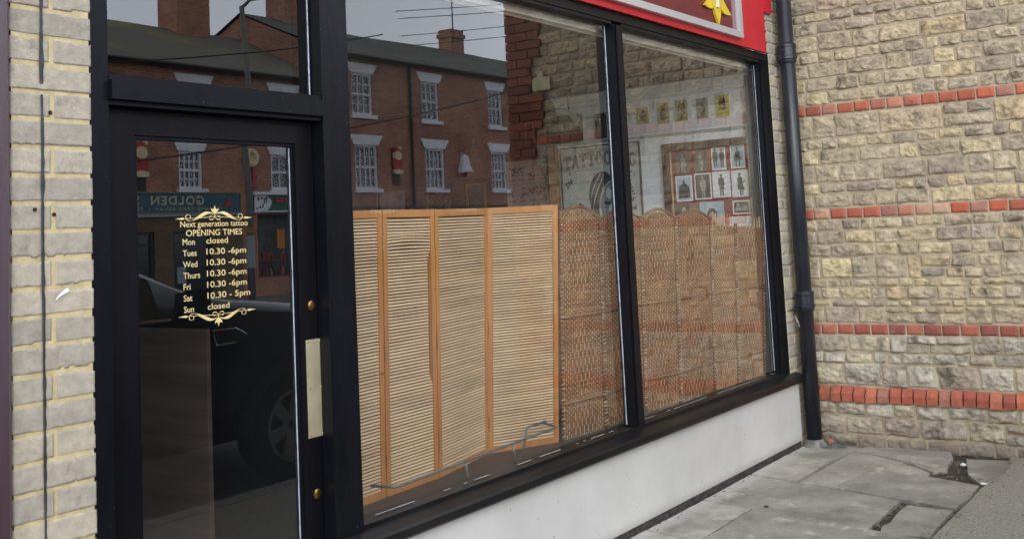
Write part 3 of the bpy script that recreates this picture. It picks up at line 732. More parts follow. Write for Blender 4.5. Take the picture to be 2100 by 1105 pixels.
# weeds, litter
WEED = mat('dry_weed', (.10, .095, .045, 1), .9, alt=(.16, .13, .08, 1), scale=60, island=.5)
wd = MB(); rw = random.Random(12)
def tuft(x, y, n, h, spread):
    for _ in range(n):
        a = rw.uniform(0, 6.28); r_ = rw.uniform(0, spread); p = Vector((x+r_*math.cos(a), y+r_*math.sin(a), -.012)); d = Vector((rw.uniform(-1, 1), rw.uniform(-1, 1), rw.uniform(.1, 1.0))).normalized()
        l = rw.uniform(.4, 1)*h; s = d.cross(Vector((rw.uniform(-1,1), rw.uniform(-1,1), .3))).normalized()*.0014; m_ = p+d*l*.6
        t = p+d*l+Vector((0, 0, -.25*l)); wd.face([p-s, p+s, m_+s, m_-s]); wd.face([m_-s, m_+s, t])
for x_, y_, n, h, sp in [(7.06,-1.30,40,.045,.05),(6.78,-1.335,50,.03,.07),(6.6,-1.31,40,.025,.06),(6.40,-1.30,40,.03,.05),(6.1,-1.29,30,.02,.05),(5.88,-1.28,40,.025,.04),(5.55,-1.285,40,.025,.06),(5.33,-1.29,40,.025,.05),(6.88,-.78,26,.03,.03),(6.80,-.80,18,.03,.03),(6.72,-.93,20,.02,.04),(6.62,-.62,12,.02,.02),(7.0,-1.03,40,.022,.04),(6.86,-1.06,60,.02,.06),(6.7,-1.0,50,.018,.06),(6.55,-1.1,40,.018,.06),(5.45,-1.0,50,.016,.05),(5.6,-1.0,50,.016,.05),(5.75,-1.0,40,.016,.05),(6.9,-1.42,20,.02,.08),(6.4,-1.42,20,.02,.08)]: tuft(x_, y_, n, h, sp)
tag(wd.build('weeds', WEED), 'dry weeds growing in the open joints of the flagstones', 'weeds', kind='stuff')
ck = MB(); fk = lambda u, v, w: (u, v, .0042+w)
def crack(pts, wd_, seed):
    P_ = []
    for (a, b), (c, d) in zip(pts, pts[1:]):
        for k in range(14): t = k/14; P_.append((a+(c-a)*t+.009*noise.noise((a*9+t*7, seed, 1)), b+(d-b)*t+.009*noise.noise((b*9+t*7, seed, 4))))
    ribbon(ck, P_, lambda t: wd_*(.5+.8*abs(noise.noise((t*22, seed, 2)))), fk, 0)
crack([(6.98, -.54), (6.90, -.70), (6.84, -.83), (6.75, -.93)], .006, 1); crack([(6.86, -.78), (6.80, -.83), (6.78, -.80)], .008, 2); crack([(6.98, -.60), (6.93, -.86), (6.88, -.985)], .004, 3)
crack([(6.12, -.355), (6.30, -.47), (6.34, -.60)], .0025, 4); crack([(5.53, -.40), (5.45, -.62), (5.40, -.9)], .0022, 5); crack([(5.98, -.87), (6.2, -.95), (6.33, -1.26)], .0025, 6)
tag(ck.build('moss', SOIL), 'thin dark lines of moss and dirt along cracks in the flagstones', 'moss', kind='stuff')
db = MB(); rd = random.Random(31)
spots = [(6.9,-1.06,.07),(6.75,-1.08,.07),(6.6,-1.1,.06),(7.0,-1.03,.05),(5.45,-1.01,.05),(5.65,-1.01,.06),(5.8,-1.0,.05),(7.2,-.5,.06),(7.22,-.9,.07),(7.2,-1.15,.06),(6.6,-1.3,.08),(6.2,-1.29,.1),(5.8,-1.28,.1),(5.4,-1.29,.1),(6.4,-1.5,.3),(5.7,-1.5,.3),(7.0,-1.45,.2),(6.0,-.03,.4),(5.0,-.03,.4),(6.8,-.03,.25)]
for x_, y_, sp in spots:
    for _ in range(26):
        a, r_ = rd.uniform(0, 6.28), rd.uniform(0, 1)**.5*sp; s = rd.uniform(.0015, .0055); cx, cy, cz = x_+r_*math.cos(a), min(-.022, y_+r_*math.sin(a)*(1 if sp < .2 else .12 if y_ > -.1 else .6)), (.001 if y_ > -.1 or y_ < -1.2 else -.006)
        bmesh.ops.create_icosphere(db.bm, subdivisions=1, radius=s, matrix=Matrix.Translation((cx, cy, cz+s*.3)) @ Matrix.Diagonal((1, rd.uniform(.6, 1.5), rd.uniform(.4, .8), 1)))
tag(db.build('grit', mat('grit', L(150, 138, 118), .95, alt=L(80, 66, 52), scale=30, island=.5)), 'loose grit and crumbs scattered along the paving joints', 'grit', kind='stuff')
def crumple(name, loc, r, m, label, flat=.5, seed=0):
    mb = MB(); bmesh.ops.create_icosphere(mb.bm, subdivisions=3, radius=r)
    for v in mb.bm.verts:
        k = 1+.55*noise.noise(v.co*(2.2/r)+Vector((seed, 0, 0))); v.co = Vector((v.co.x*k, v.co.y*k, v.co.z*k*flat))
    o = mb.build(name, m); o.location = loc; return tag(o, label, 'litter')
crumple('litter_scrap', (7.228, -.160, .014), .017, mat('red_wrapper', L(178, 78, 62), .5, alt=L(220, 190, 170), scale=50, contrast=(.5, .6)), 'crumpled red scrap of litter at the foot of the downpipe', 1.1, 3)
crumple('litter_scrap', (6.90, -1.085, .006), .016, mat('white_wrapper', L(225, 225, 228), .5), 'white crumpled paper scrap near the stone wall base among the flagstones', .5, 5)
crumple('litter_scrap', (6.47, -1.29, .006), .018, mat('white_card', L(220, 216, 208), .6), 'flat white scrap lying at the edge of the tarmac', .25, 8)
dc = MB(); dc.lathe([(.085, -.01), (.085, .004), (.078, .009), (.03, .007), (.012, .012), (.002, .012)], (7.14, -.215, 0), seg=22)
for v in dc.bm.verts: v.co += Vector((.010*noise.noise(v.co*30), .010*noise.noise(v.co*30+Vector((5, 0, 0))), .004*noise.noise(v.co*40)))
tag(dc.build('drain_cover', mat('drain_metal', L(112, 116, 114), .6, alt=L(78, 80, 78), scale=20, bump=.5, bscale=80)), 'small round grey drain cover in the paving beside the downpipe', 'drain cover')
cn = MB(); cn.lathe([(.013, 0), (.013, .003), (.010, .004)], (5.53, -.39, .003), seg=16); tag(cn.build('chewing_gum', mat('gum', (.05, .05, .05, 1), .8)), 'dark flattened spot of chewing gum on the nearest large flagstone', 'chewing gum')

# ------------------------------------------------------------------ inside the shop
XS = 7.05
room = thing('shop_room', 'pale and maroon walled shop interior behind the display window', 'room', (4.4, 3, 0))
WWALL = mat('white_wall_paint', L(238, 241, 243), .8, alt=L(230, 234, 237), scale=2)
MWALL = mat('maroon_wall_paint', (.045, .022, .022, 1), .8, alt=(.06, .03, .028, 1), scale=2)
CEILM = mat('dark_grey_ceiling_paint', L(78, 80, 78), .85, alt=L(66, 68, 66), scale=2)
CREAM = mat('cream_board', L(240, 236, 222), .7, alt=L(232, 227, 212), scale=5)
BLK = mat('dark_partition', (.010, .010, .012, 1), .7)
BROWNBOARD = mat('brown_display_board', (.050, .036, .030, 1), .55, alt=(.065, .047, .04, 1), scale=3, stretch=(.2, 1, 1))
TIMB = mat('orange_timber', (.36, .17, .06, 1), .5, alt=(.28, .12, .045, 1), scale=6, stretch=(1, 1, .15))
CZ = z(1.04)
MB().box(XS, XS+.15, .13, 1.80, 0, 3.3).build('white_wall', WWALL, room)
MB().box(XS, XS+.15, 1.80, 6.2, 0, 3.3).build('maroon_wall', MWALL, room)
MB().box(1.5, XS, 6.2, 6.3, 0, .9).build('back_wall', WWALL, room)
MB().box(1.5, XS, 4.3, 4.42, z(.70), CZ-.0005).build('added_beam', MWALL, room)  # added downstand, keeps the roof glazing behind it out of view
rl_ = MB(); rl_.face([(1.5, 6.25, .9), (XS, 6.25, .9), (XS, 6.25, CZ), (1.5, 6.25, CZ)]); rl_.build('added_rear_window', GLASS, room)  # added unseen glazing, lets fill daylight in from the back
MB().box(1.4, 1.5, .13, 6.3, 0, 3.3).build('left_wall', BLK, room)
cm_ = MB(); cm_.box(1.5, XS, .15, 4.42, CZ, CZ+.1)
cm_.build('ceiling', CEILM, room)
rl_ = MB(); rl_.face([(1.5, 4.42, CZ+.09), (XS, 4.42, CZ+.09), (XS, 6.2, CZ+.09), (1.5, 6.2, CZ+.09)]); rl_.build('added_rooflight', GLASS, room)  # added roof glazing, extra daylight for the side wall
MB().box(2.9, XS, .10, .148, CZ+.001, 3.3).build('bulkhead', CREAM, room)
bl = MB(); bl.box(2.9, XS, .140, .1495, CZ-.004, CZ+.02); bl.build('bulkhead_lip', CREAM, room, bevel=.002)
MB().box(1.5, XS, .13, 6.2, -.05, 0.002).build('floor', mat('pale_floor', L(190, 182, 170), .6, alt=L(170, 160, 146), scale=3), room)
MB().box(2.862, 2.90, .13, 2.6, 0, CZ).build('partition', BLK, room)
MB().box(1.5, 2.9, .15, 6.2, CZ-.02, CZ-.001).build('lobby_ceiling', BLK, room)
WPAN = mat('dim_wood_panelling', (.26, .17, .135, 1), .6, alt=(.12, .08, .064, 1), scale=3, stretch=(1, .35, 6), contrast=(.3, .7))
MB().box(2.84, 2.861, .835, 2.6, 0.01, z(-.33)).build('wood_panelling', WPAN, room)
co = MB(); co.prism([(0, CZ-.07), (-.02, CZ-.07), (-.035, CZ-.045), (-.06, CZ-.02), (-.075, CZ-.012), (-.075, CZ-.0005), (0, CZ-.0005)], lambda u, v, w: (XS-.0005+u, w, v), .15, 1.8)
co.build('cornice', WWALL, room)
MB().box(XS-.016, XS-.0005, .15, 1.80, z(.655), z(.675)).build('picture_rail', mat('rail_paint', L(150, 154, 158), .6), room)
MB().box(XS-.05, XS-.0005, 1.80, 1.87, 0, z(.655)).build('door_post', TIMB, room, bevel=.003)
MB().box(2.905, XS-.001, .09, .75, z(-1.05), z(-1.032)).build('display_board', BROWNBOARD, room)
MB().box(2.905, XS-.001, .75, .77, 0, z(-1.03)).build('display_board_back', BLK, room)
MB().box(2.905, XS-.001, .128, .138, 0, z(-1.052)).build('riser_back', BLK, room)

fs = lambda u, v, w: (XS-w, u, v)      # pictures on the side wall: u = y, v = z
def rectw(mb, ya, yb, za, zb, d0, d1):
    mb.prism([(max(ya, yb), za), (min(ya, yb), za), (min(ya, yb), zb), (max(ya, yb), zb)], fs, d0, d1)
INK = mat('printed_ink', (.02, .023, .03, 1), .6, alt=(.05, .056, .066, 1), scale=60)
MIDINK = mat('grey_ink', (.14, .155, .17, 1), .6, alt=(.24, .26, .28, 1), scale=40)
PAPER = mat('poster_paper', L(196, 200, 198), .7, alt=L(178, 182, 180), scale=10)
PINK = mat('red_ink', (.30, .09, .08, 1), .6)
def frame(mb, ya, yb, za, zb, t, d0, d1):
    rectw(mb, ya, yb, zb-t, zb, d0, d1); rectw(mb, ya, yb, za, za+t, d0, d1)
    hi, lo = max(ya, yb), min(ya, yb)
    rectw(mb, hi, hi-t, za+t, zb-t, d0, d1); rectw(mb, lo+t, lo, za+t, zb-t, d0, d1)
# vintage tattooing poster
po = thing('tattoo_poster', 'large black and white tattooing poster with a veiled woman in profile above the wicker screen', 'poster', (XS, 1.42, z(.35)))
PY0, PY1 = 1.766, 1.076
m_ = MB(); rectw(m_, PY0, PY1, z(-.02), z(.632), 0.001, .012); m_.build('sheet', PAPER, po)
m_ = MB(); frame(m_, PY0+.008, PY1-.008, z(-.03), z(.64), .009, .0015, .02); m_.build('frame', mat('thin_black_frame', (.02, .02, .022, 1), .4), po)
fpz = lambda u, v, w: (XS-.0125-w, PY0-u, z(v))
pw_ = PY0-PY1
HEADFILL = mat('faded_letter_fill', L(150, 132, 130), .7, alt=L(168, 150, 146), scale=30)
def slab(ch):
    S_ = .16
    if ch == 'T': return [[(.5, .04), (.5, .94)], [(.08, .90), (.92, .90)], [(.12, .90), (.12, .66)], [(.88, .90), (.88, .66)], [(.26, .06), (.74, .06)]]
    if ch == 'A': return [[(.2, .06), (.5, .94)], [(.5, .94), (.8, .06)], [(.3, .34), (.7, .34)], [(.04, .06), (.36, .06)], [(.64, .06), (.96, .06)]]
    if ch == 'O': return [[(.5+.34*math.cos(a), .5+.42*math.sin(a)) for a in [k/20*2*math.pi for k in range(21)]]]
    if ch == 'I': return [[(.5, .04), (.5, .94)], [(.26, .06), (.74, .06)], [(.26, .92), (.74, .92)]]
    if ch == 'N': return [[(.2, .04), (.2, .94)], [(.2, .94), (.8, .06)], [(.8, .06), (.8, .94)], [(.06, .06), (.36, .06)], [(.64, .92), (.94, .92)]]
    if ch == 'G': return [[(.5+.36*math.cos(a), .5+.42*math.sin(a)) for a in [.7+k/18*4.9 for k in range(19)]], [(.56, .42), (.94, .42)], [(.82, .42), (.82, .1)]]
hd0, hd1 = MB(), MB(); cw = pw_*.94/9
for k, ch in enumerate('TATTOOING'):
    q_ = (k-4)/4; yo = .462+.022*(1-q_*q_)-.006*q_
    for st_ in slab(ch):
        pts = [(pw_*.03+cw*(k+a*.96), yo+.105*b) for a, b in st_]
        ribbon(hd0, pts, lambda t: .0185, fpz, .0003); ribbon(hd1, pts, lambda t: .0085, fpz, .0006)
hdo = hd0.build('heading', INK, po); hd1.build('letter_fill', HEADFILL, hdo)
sm_ = MB(); rp = random.Random(6); a = pw_*.28
while a < pw_*.93:
    if rp.random() < .85: ribbon(sm_, [(a, .585), (a+rp.uniform(-.002, .002), .585+rp.uniform(.016, .026))], lambda t: .005, fpz, .0003)
    a += .010
sm_.build('small_line', MIDINK, po)
WX = lambda a: .24+(a-.235)*.76
def shape(nm, m, pts, w):
    pts = [(WX(a), b) for a, b in pts]; mb = MB(); mb.bm.faces.new([mb.bm.verts.new(fpz(a, b, w)) for a, b in pts]); return mb.build(nm, m, po)
shape('dark_veil', INK, bez((.235, .20), (.215, .30), (.27, .43), (.40, .435), 12)+bez((.40, .435), (.46, .435), (.50, .40), (.50, .36), 6)[1:]+bez((.50, .36), (.43, .36), (.36, .28), (.35, .21), 8)[1:]+bez((.35, .21), (.33, .15), (.36, .10), (.34, .03), 8)[1:]+[(.20, .0)]+bez((.20, .0), (.27, .07), (.25, .12), (.235, .20), 6)[1:-1], .0004)
shape('face', MIDINK, bez((.36, .20), (.36, .28), (.42, .345), (.49, .355), 8)+[(.515, .33), (.53, .29), (.52, .275), (.525, .255), (.515, .24), (.52, .225), (.505, .195)]+bez((.505, .195), (.47, .18), (.44, .16), (.45, .08), 8)+[(.52, .01), (.36, .01), (.37, .08)], .0008)
shape('cheek', PAPER, circ(.462, .265, .035, .045, 16), .0011); shape('jaw_shade', INK, bez((.395, .20), (.43, .17), (.46, .17), (.49, .19), 8)+bez((.49, .19), (.46, .205), (.42, .21), (.395, .20), 8)[1:-1], .0012)
shape('eye', INK, circ(.487, .300, .012, .006, 10), .0013)
dl = MB()
for p in (bez((.245, .17), (.25, .30), (.33, .36), (.38, .425), 16), bez((.265, .11), (.28, .25), (.37, .34), (.43, .425), 16), bez((.30, .0), (.42, .03), (.33, .16), (.375, .24), 16)+bez((.375, .24), (.40, .30), (.45, .34), (.49, .352), 10)[1:]): ribbon(dl, [(WX(a), b) for a, b in p], lambda t: .003+.006*math.sin(math.pi*t), fpz, .0015)
dl.build('drapery_lines', PAPER, po)
mo_ = MB(); rp = random.Random(3)
def motif(a, b, sz):
    for _ in range(7):
        t = rp.uniform(0, 6.28); l = rp.uniform(.4, 1)*sz; a0, b0 = a+rp.uniform(-.5, .5)*sz, b+rp.uniform(-.5, .5)*sz
        ribbon(mo_, bez((a0, b0), (a0+l*math.cos(t), b0+l*math.sin(t)), (a0+l*math.cos(t+1.6), b0+l*math.sin(t+1.6)), (a0+l*math.cos(t+.6), b0+l*math.sin(t+.6)), 6), lambda q, w=rp.uniform(.004, .014): .001+w*math.sin(math.pi*q), fpz, .0005)
for _ in range(46):
    a, b = rp.uniform(.05, pw_-.05), rp.uniform(.0, .44)
    if .19 < a < .54 and b < .445: continue
    motif(a, b, rp.choice([.012, .02, .03, .045]))
mo_.build('motifs', INK, po)
ch_ = MB()
for k in range(9):
    t = .2+k*.17; cx, cz = pw_-.17+.11*math.cos(1.75-t), .22+.14*math.sin(1.75-t)
    ribbon(ch_, [(cx-.012*math.cos(1.75-t), cz-.012*math.sin(1.75-t)), (cx+.014*math.cos(1.75-t), cz+.014*math.sin(1.75-t))], lambda q: .011, fpz, .0007)
ch_.build('arched_marks', INK, po)
# photo board
pb_ = thing('photo_board', 'wood framed red board of old black and white photographs on the white wall', 'picture board', (XS, .52, z(.3)))
WFR = mat('brown_picture_frame', (.10, .05, .034, 1), .45, alt=(.07, .034, .024, 1), scale=8, stretch=(1, .2, 1))
m_ = MB(); frame(m_, .876, .131, z(-.36), z(.592), .052, .001, .035); m_.build('frame', WFR, pb_, bevel=.003)
m_ = MB(); rectw(m_, .824, .183, z(-.308), z(.54), .001, .008); m_.build('backing', mat('red_felt', (.30, .022, .026, 1), .9, alt=(.24, .018, .02, 1), scale=20), pb_)
m_ = MB(); rectw(m_, .822, .812, z(-.3), z(.535), .0085, .014); m_.build('slip', mat('pale_slip', L(214, 190, 150), .6), pb_)
MOUNT = mat('photo_mount', L(240, 243, 245), .6); BLUEBG = mat('faded_photo_light', L(164, 190, 206), .6, alt=L(190, 208, 218), scale=12); DARKBG = mat('faded_photo_dark', L(62, 60, 58), .6, alt=L(96, 90, 84), scale=14)
SEPIA = mat('sepia_photo', L(92, 82, 72), .6, alt=L(124, 112, 98), scale=16); FIGD = mat('figure_dark', L(44, 48, 56), .6, alt=L(80, 84, 90), scale=40); FIGL = mat('figure_light', L(186, 182, 176), .6, alt=L(140, 134, 128), scale=40)
def fig(mb, fn, cx, y0, h, w, pose):
    def poly(pts): mb.bm.faces.new([mb.bm.verts.new(fn(cx+a*h, y0+b*h, w)) for a, b in pts])
    poly(circ(0, .90, .062, .078, 12)); 
    if pose == 'stand':
        poly([(-.03, .82), (.03, .82), (.13, .77), (.15, .50), (.11, .44), (-.11, .44), (-.15, .50), (-.13, .77)])
        poly([(-.11, .435), (.11, .435), (.12, .30), (-.12, .30)]); poly([(-.08, .295), (-.012, .295), (-.025, .0), (-.085, .0)]); poly([(.012, .295), (.08, .295), (.085, .0), (.025, .0)])
    elif pose == 'turn':
        poly([(-.03, .82), (.04, .82), (.12, .74), (.10, .56), (.24, .60), (.25, .66), (.13, .50), (.15, .36), (-.12, .38), (-.10, .52), (-.13, .72)])
        poly([(-.12, .375), (.15, .355), (.22, .24), (-.10, .26)]); poly([(-.04, .255), (.03, .25), (.05, .0), (-.02, .0)]); poly([(.06, .25), (.13, .245), (.12, .02), (.06, .02)])
    elif pose == 'sit':
        poly([(-.03, .82), (.03, .82), (.14, .74), (.13, .48), (-.13, .48), (-.14, .74)])
        poly([(-.18, .475), (.20, .475), (.24, .32), (-.20, .32)]); poly([(-.12, .315), (-.03, .315), (-.05, .0), (-.12, .0)]); poly([(.05, .315), (.14, .315), (.12, .0), (.05, .0)])
    elif pose == 'bust':
        poly([(-.05, .83), (.05, .83), (.24, .70), (.28, .2), (-.28, .2), (-.24, .70)])
specs = [(.776,.661,.365,.52,'n','sepia','sit'),(.631,.526,.369,.526,'n','sepia','turn'),(.492,.383,.373,.535,'m','blue','two'),(.348,.239,.376,.540,'m','blue','sit'),
 (.788,.656,.166,.352,'m','blue','bust'),(.638,.506,.172,.360,'m','dark','stand'),(.496,.360,.177,.363,'m','light','stand'),(.350,.224,.172,.363,'m','light','turn'),
 (.802,.618,-.14,.153,'n','sepia','two'),(.610,.419,-.16,.153,'n','blue','face'),(.354,.222,.053,.149,'m','dark','lie')]
for ya, yb, za, zb, mnt, bgk, pose in specs:
    a = MB(); rectw(a, ya, yb, z(za), z(zb), .0085, .0105)
    ph = a.build('photo', MOUNT if mnt == 'm' else SEPIA if bgk == 'sepia' else BLUEBG, pb_)
    fn = lambda u, v, w: (XS-.0107-w, u, z(v)); ins = .010 if mnt == 'm' else .002
    a = MB(); a.bm.faces.new([a.bm.verts.new(fn(u, v, .0002)) for u, v in ((ya-ins, za+ins), (yb+ins, za+ins), (yb+ins, zb-ins), (ya-ins, zb-ins))])
    a.build('print', {'sepia': SEPIA, 'blue': BLUEBG, 'dark': DARKBG, 'light': MOUNT}[bgk], ph)
    a = MB(); fg = lambda u, v, w: fn(-u, v, w); H = (zb-za)*.86; cx = -(ya+yb)/2
    if pose == 'two': fig(a, fg, cx-.026, za+.02, H, .0006, 'stand'); fig(a, fg, cx+.026, za+.02, H*.97, .0007, 'stand')
    elif pose == 'face':
        for pts, w in ((circ(cx, .055, .040, .052, 18), .0006), ([(cx-.07, -.06), (cx+.07, -.06), (cx+.02, .02), (cx-.02, .02)], .0005)): a.bm.faces.new([a.bm.verts.new(fg(u, v, w)) for u, v in pts])
        b_ = MB(); b_.bm.faces.new([b_.bm.verts.new(fg(u, v, .0009)) for u, v in circ(cx, .047, .026, .034, 16)]); b_.build('pale_face', FIGL, ph)
        b_ = MB()
        for ex in (-.010, .010): b_.bm.faces.new([b_.bm.verts.new(fg(u, v, .0011)) for u, v in circ(cx+ex, .055, .005, .003, 8)])
        b_.bm.faces.new([b_.bm.verts.new(fg(u, v, .0011)) for u, v in circ(cx, .030, .008, .0025, 8)]); b_.build('features', FIGD, ph)
    elif pose == 'lie':
        a.bm.faces.new([a.bm.verts.new(fg(cx+u, za+v, .0006)) for u, v in ((-.045, .02), (.045, .02), (.05, .04), (.02, .06), (-.02, .045), (-.045, .05))]); a.bm.faces.new([a.bm.verts.new(fg(u, v, .0007)) for u, v in circ(cx-.025, za+.065, .014, .016, 12)])
    elif pose == 'bust': fig(a, fg, cx, za-.01, H*1.05, .0006, 'bust')
    else: fig(a, fg, cx, za+.012, H, .0006, pose)
    a.build('figure', FIGD if bgk in ('blue', 'light') else FIGL, ph)
m_ = MB(); rectw(m_, .383, .219, z(-.035), z(.038), .0085, .0105); m_.build('caption_card', MOUNT, pb_)
# five small art tiles
YT = mat('yellow_tile', L(176, 166, 96), .5, alt=L(150, 140, 84), scale=14); YT2 = mat('bright_yellow_tile', L(206, 190, 66), .5, alt=L(186, 172, 70), scale=10); GT = mat('glassy_tile', L(150, 158, 152), .3, alt=L(128, 136, 130), scale=12)
AR = mat('art_brown', L(78, 58, 44), .5, alt=L(52, 44, 38), scale=50); AR2 = mat('art_red', L(120, 50, 46), .5)
tl_ = [(1.073,.978,.763,.887,YT,'red and brown painted tile with a face, nearest the spotlight','red'),(.903,.808,.750,.902,YT,'tile with a dark squat figure, second from the spotlight','squat'),(.750,.658,.753,.906,YT,'tile with a ring shaped figure, between two other tiles','ring'),(.585,.495,.754,.902,GT,'clear greyish tile with a slim dark figure','slim'),(.435,.330,.751,.906,YT2,'brightest yellow tile with a lotus shape, nearest the window frame','lotus')]
for ya, yb, za, zb, mm, lab, kd in tl_:
    t_ = MB(); rectw(t_, ya, yb, z(za), z(zb), .001, .010); t_ = t_.build('art_tile', mm, None, bevel=.001)
    tag(t_, lab, 'art tile', 'small art tiles on the white wall')
    a = MB(); cx, cy, w_, h_ = (ya+yb)/2, (za+zb)/2, abs(ya-yb), zb-za; ft = lambda u, v, w: (XS-.0103-w, u, z(v))
    rr_ = random.Random(int(ya*1000))
    def blob(u, v, ru, rv, w): a.bm.faces.new([a.bm.verts.new(ft(cx+u*w_+ru*w_*math.cos(k/12*6.283)*(1+.25*math.sin(3*k)), cy+v*h_+rv*h_*math.sin(k/12*6.283), w)) for k in range(12)])
    if kd == 'lotus':
        for an in (-.9, -.45, 0, .45, .9): blob(math.sin(an)*.22, .08+.12*math.cos(an), .07, .20, .0002+.0002*abs(an))
        blob(0, -.12, .28, .08, .0012)
    elif kd == 'ring':
        for k in range(9): blob(.27*math.cos(k*.7), .32*math.sin(k*.7), .12, .09, .0002+k*.0001)
        blob(0, 0, .12, .16, .002)
    else:
        for v_, ru, rv in ((.28, .17, .12), (.08, .22 if kd != 'slim' else .14, .12), (-.10, .17, .10), (-.26, .30 if kd != 'slim' else .16, .12)): blob(rr_.uniform(-.05, .05), v_, ru, rv, .0002+rr_.uniform(0, .001))
        blob(.2, -.05, .08, .14, .0015); blob(-.22, .0, .08, .14, .0017)
    a.build('painted_figure', AR2 if kd == 'red' else AR, t_)
# spotlights on the ceiling line
for yy, zz, lab in ((1.125, .90, 'small white spotlight tilted down beside the row of tiles'), (1.62, .92, 'dim spotlight further back above the dark framed print')):
    s_ = thing('spotlight', lab, 'spotlight', (XS-.09, yy, z(zz)))
    s1 = MB(); d = Vector((.0, -.075, -.095)).normalized(); b0 = Vector((XS-.09, yy, z(zz))); s1.tube([b0, b0+d*.02, b0+d*.11, b0+d*.115], [.018, .024, .024, .02], 14); s1.build('lamp_body', mat('spot_white', L(190, 192, 188), .5), s_)
    s1 = MB(); s1.tube([b0+Vector((0, 0, 0)), b0+Vector((0, .01, .05)), Vector((XS-.09, yy+.01, CZ))], .006, 8); s1.build('stem', BLK, s_)
# framed things deeper on the side wall
DFR = mat('dark_frame', (.03, .022, .018, 1), .5); REDPIC = mat('dark_red_print', (.085, .016, .014, 1), .6, alt=(.05, .012, .012, 1), scale=8)
DPR = mat('dark_print', (.06, .065, .06, 1), .6, alt=(.02, .022, .022, 1), scale=18, contrast=(.4, .6))
DIMFIG = mat('dim_figure', (.075, .06, .05, 1), .6, alt=(.05, .042, .038, 1), scale=20)
def picture(nm, lab, ya, yb, za, zb, t, fm, pm, extra=None):
    o = thing(nm, lab, 'picture', (XS, (ya+yb)/2, z(za)))
    a = MB(); frame(a, ya, yb, z(za), z(zb), t, .001, .02); a.build('frame', fm, o)
    a = MB(); rectw(a, ya-t, yb+t, z(za)+t, z(zb)-t, .001, .008); a.build('print', pm, o)
    if extra:
        a = MB(); cx = -(ya+yb)/2; extra(a, lambda u, v, w: (XS-.009-w, -u, z(v)), cx); a.build('figure', DIMFIG, o)
    return o
picture('framed_print', 'dark framed print hanging above the tattooing poster', 1.911, 1.56, .672, .895, .02, DFR, DPR)
picture('framed_print', 'small dark print half hidden by the window mullion', 1.437, 1.345, .685, .88, .016, DFR, DPR)
picture('framed_print', 'small reddish print high on the maroon wall left of the dark print', 2.098, 2.008, .705, .874, .012, mat('tan_frame', (.2, .12, .07, 1), .5), REDPIC)
rp_ = picture('framed_print', 'large dark red print deep inside the shop', 2.80, 2.45, .47, .83, .02, mat('red_frame', (.07, .015, .012, 1), .5), REDPIC, lambda a, fn, cx: fig(a, fn, cx, .50, .30, .0005, 'sit'))
picture('framed_print', 'blue robed figure in a gilt frame low on the maroon wall', 2.723, 2.52, .12, .423, .015, mat('gilt_frame', (.2, .11, .04, 1), .5), mat('blue_grey_print', L(70, 78, 86), .6, alt=L(48, 54, 62), scale=10), lambda a, fn, cx: fig(a, fn, cx, .13, .27, .0005, 'bust'))
picture('framed_print', 'wide dark framed photograph low on the wall at far left of the window', 3.733, 3.40, .12, .415, .014, DFR, mat('dim_photo', L(72, 76, 76), .6, alt=L(44, 46, 46), scale=8), lambda a, fn, cx: (fig(a, fn, cx-.07, .14, .24, .0005, 'bust'), fig(a, fn, cx+.07, .14, .24, .0006, 'bust')))
fl = thing('flash_sheet', 'pale sheet of small printed tattoo designs left of the timber post', 'poster', (XS, 2.1, z(.38)))
a = MB(); rectw(a, 2.31, 1.905, z(.05), z(.575), .001, .006); a.build('sheet', mat('flash_paper', L(168, 160, 148), .7, alt=L(146, 138, 128), scale=6), fl)
a = MB(); rp = random.Random(14); ff = lambda u, v, w: (XS-.0062-w, u, z(v))
for r_ in range(3):
    for c_ in range(4):
        cy_, cz_ = 2.26-c_*.10, .50-r_*.17
        for _ in range(6):
            u0, v0 = cy_+rp.uniform(-.03, .03), cz_+rp.uniform(-.05, .03); t = rp.uniform(0, 6.28); l = rp.uniform(.015, .04)
            ribbon(a, [(u0, v0), (u0+l*.5*math.cos(t), v0+l*.5*math.sin(t)), (u0+l*math.cos(t+.7), v0+l*math.sin(t+.7))], lambda q: .012*math.sin(math.pi*(.15+.7*q)), ff, .0003)
        ribbon(a, [(cy_+.035, cz_-.075), (cy_-.035, cz_-.075)], lambda q: .004, ff, .0003); ribbon(a, [(cy_+.03, cz_-.085), (cy_-.03, cz_-.085)], lambda q: .003, ff, .0003)
a.build('designs', mat('flash_ink', (.10, .035, .035, 1), .6, alt=(.03, .025, .028, 1), scale=12), fl)
# shelf with ornaments
sh = thing('wall_shelf', 'dark wall shelf low on the maroon wall deep inside the shop', 'shelf', (6.95, 3.0, z(.1)))
MB().box(6.83, XS-.021, 2.75, 4.2, z(.07), z(.095)).build('board', DFR, sh)
def figurine(y_, h, col, lab):
    mb = MB(); mb.lathe([(.045*h/.2, 0), (.05*h/.2, .05*h), (.03*h/.2, .30*h), (.038*h/.2, .45*h), (.034*h/.2, .62*h), (.012*h/.2, .72*h), (.026*h/.2, .80*h), (.028*h/.2, .90*h), (.01*h/.2, 1.0*h)], (6.93, y_, z(.0955)), seg=18)
    for v in mb.bm.verts: v.co.x += .006*noise.noise(v.co*40); v.co.y += .006*noise.noise(v.co*40+Vector((3, 1, 2)))
    tag(mb.build('figurine', mat('figurine_paint', col, .45, alt=(.03, .02, .02, 1), scale=25), smooth=True), lab, 'figurine', 'ornaments on the wall shelf')
figurine(2.83, .23, L(110, 92, 74), 'brown robed figurine at the near end of the wall shelf'); figurine(3.02, .27, L(122, 96, 56), 'tallest golden brown figurine on the wall shelf'); figurine(3.22, .17, L(60, 58, 60), 'short black figurine further along the wall shelf')

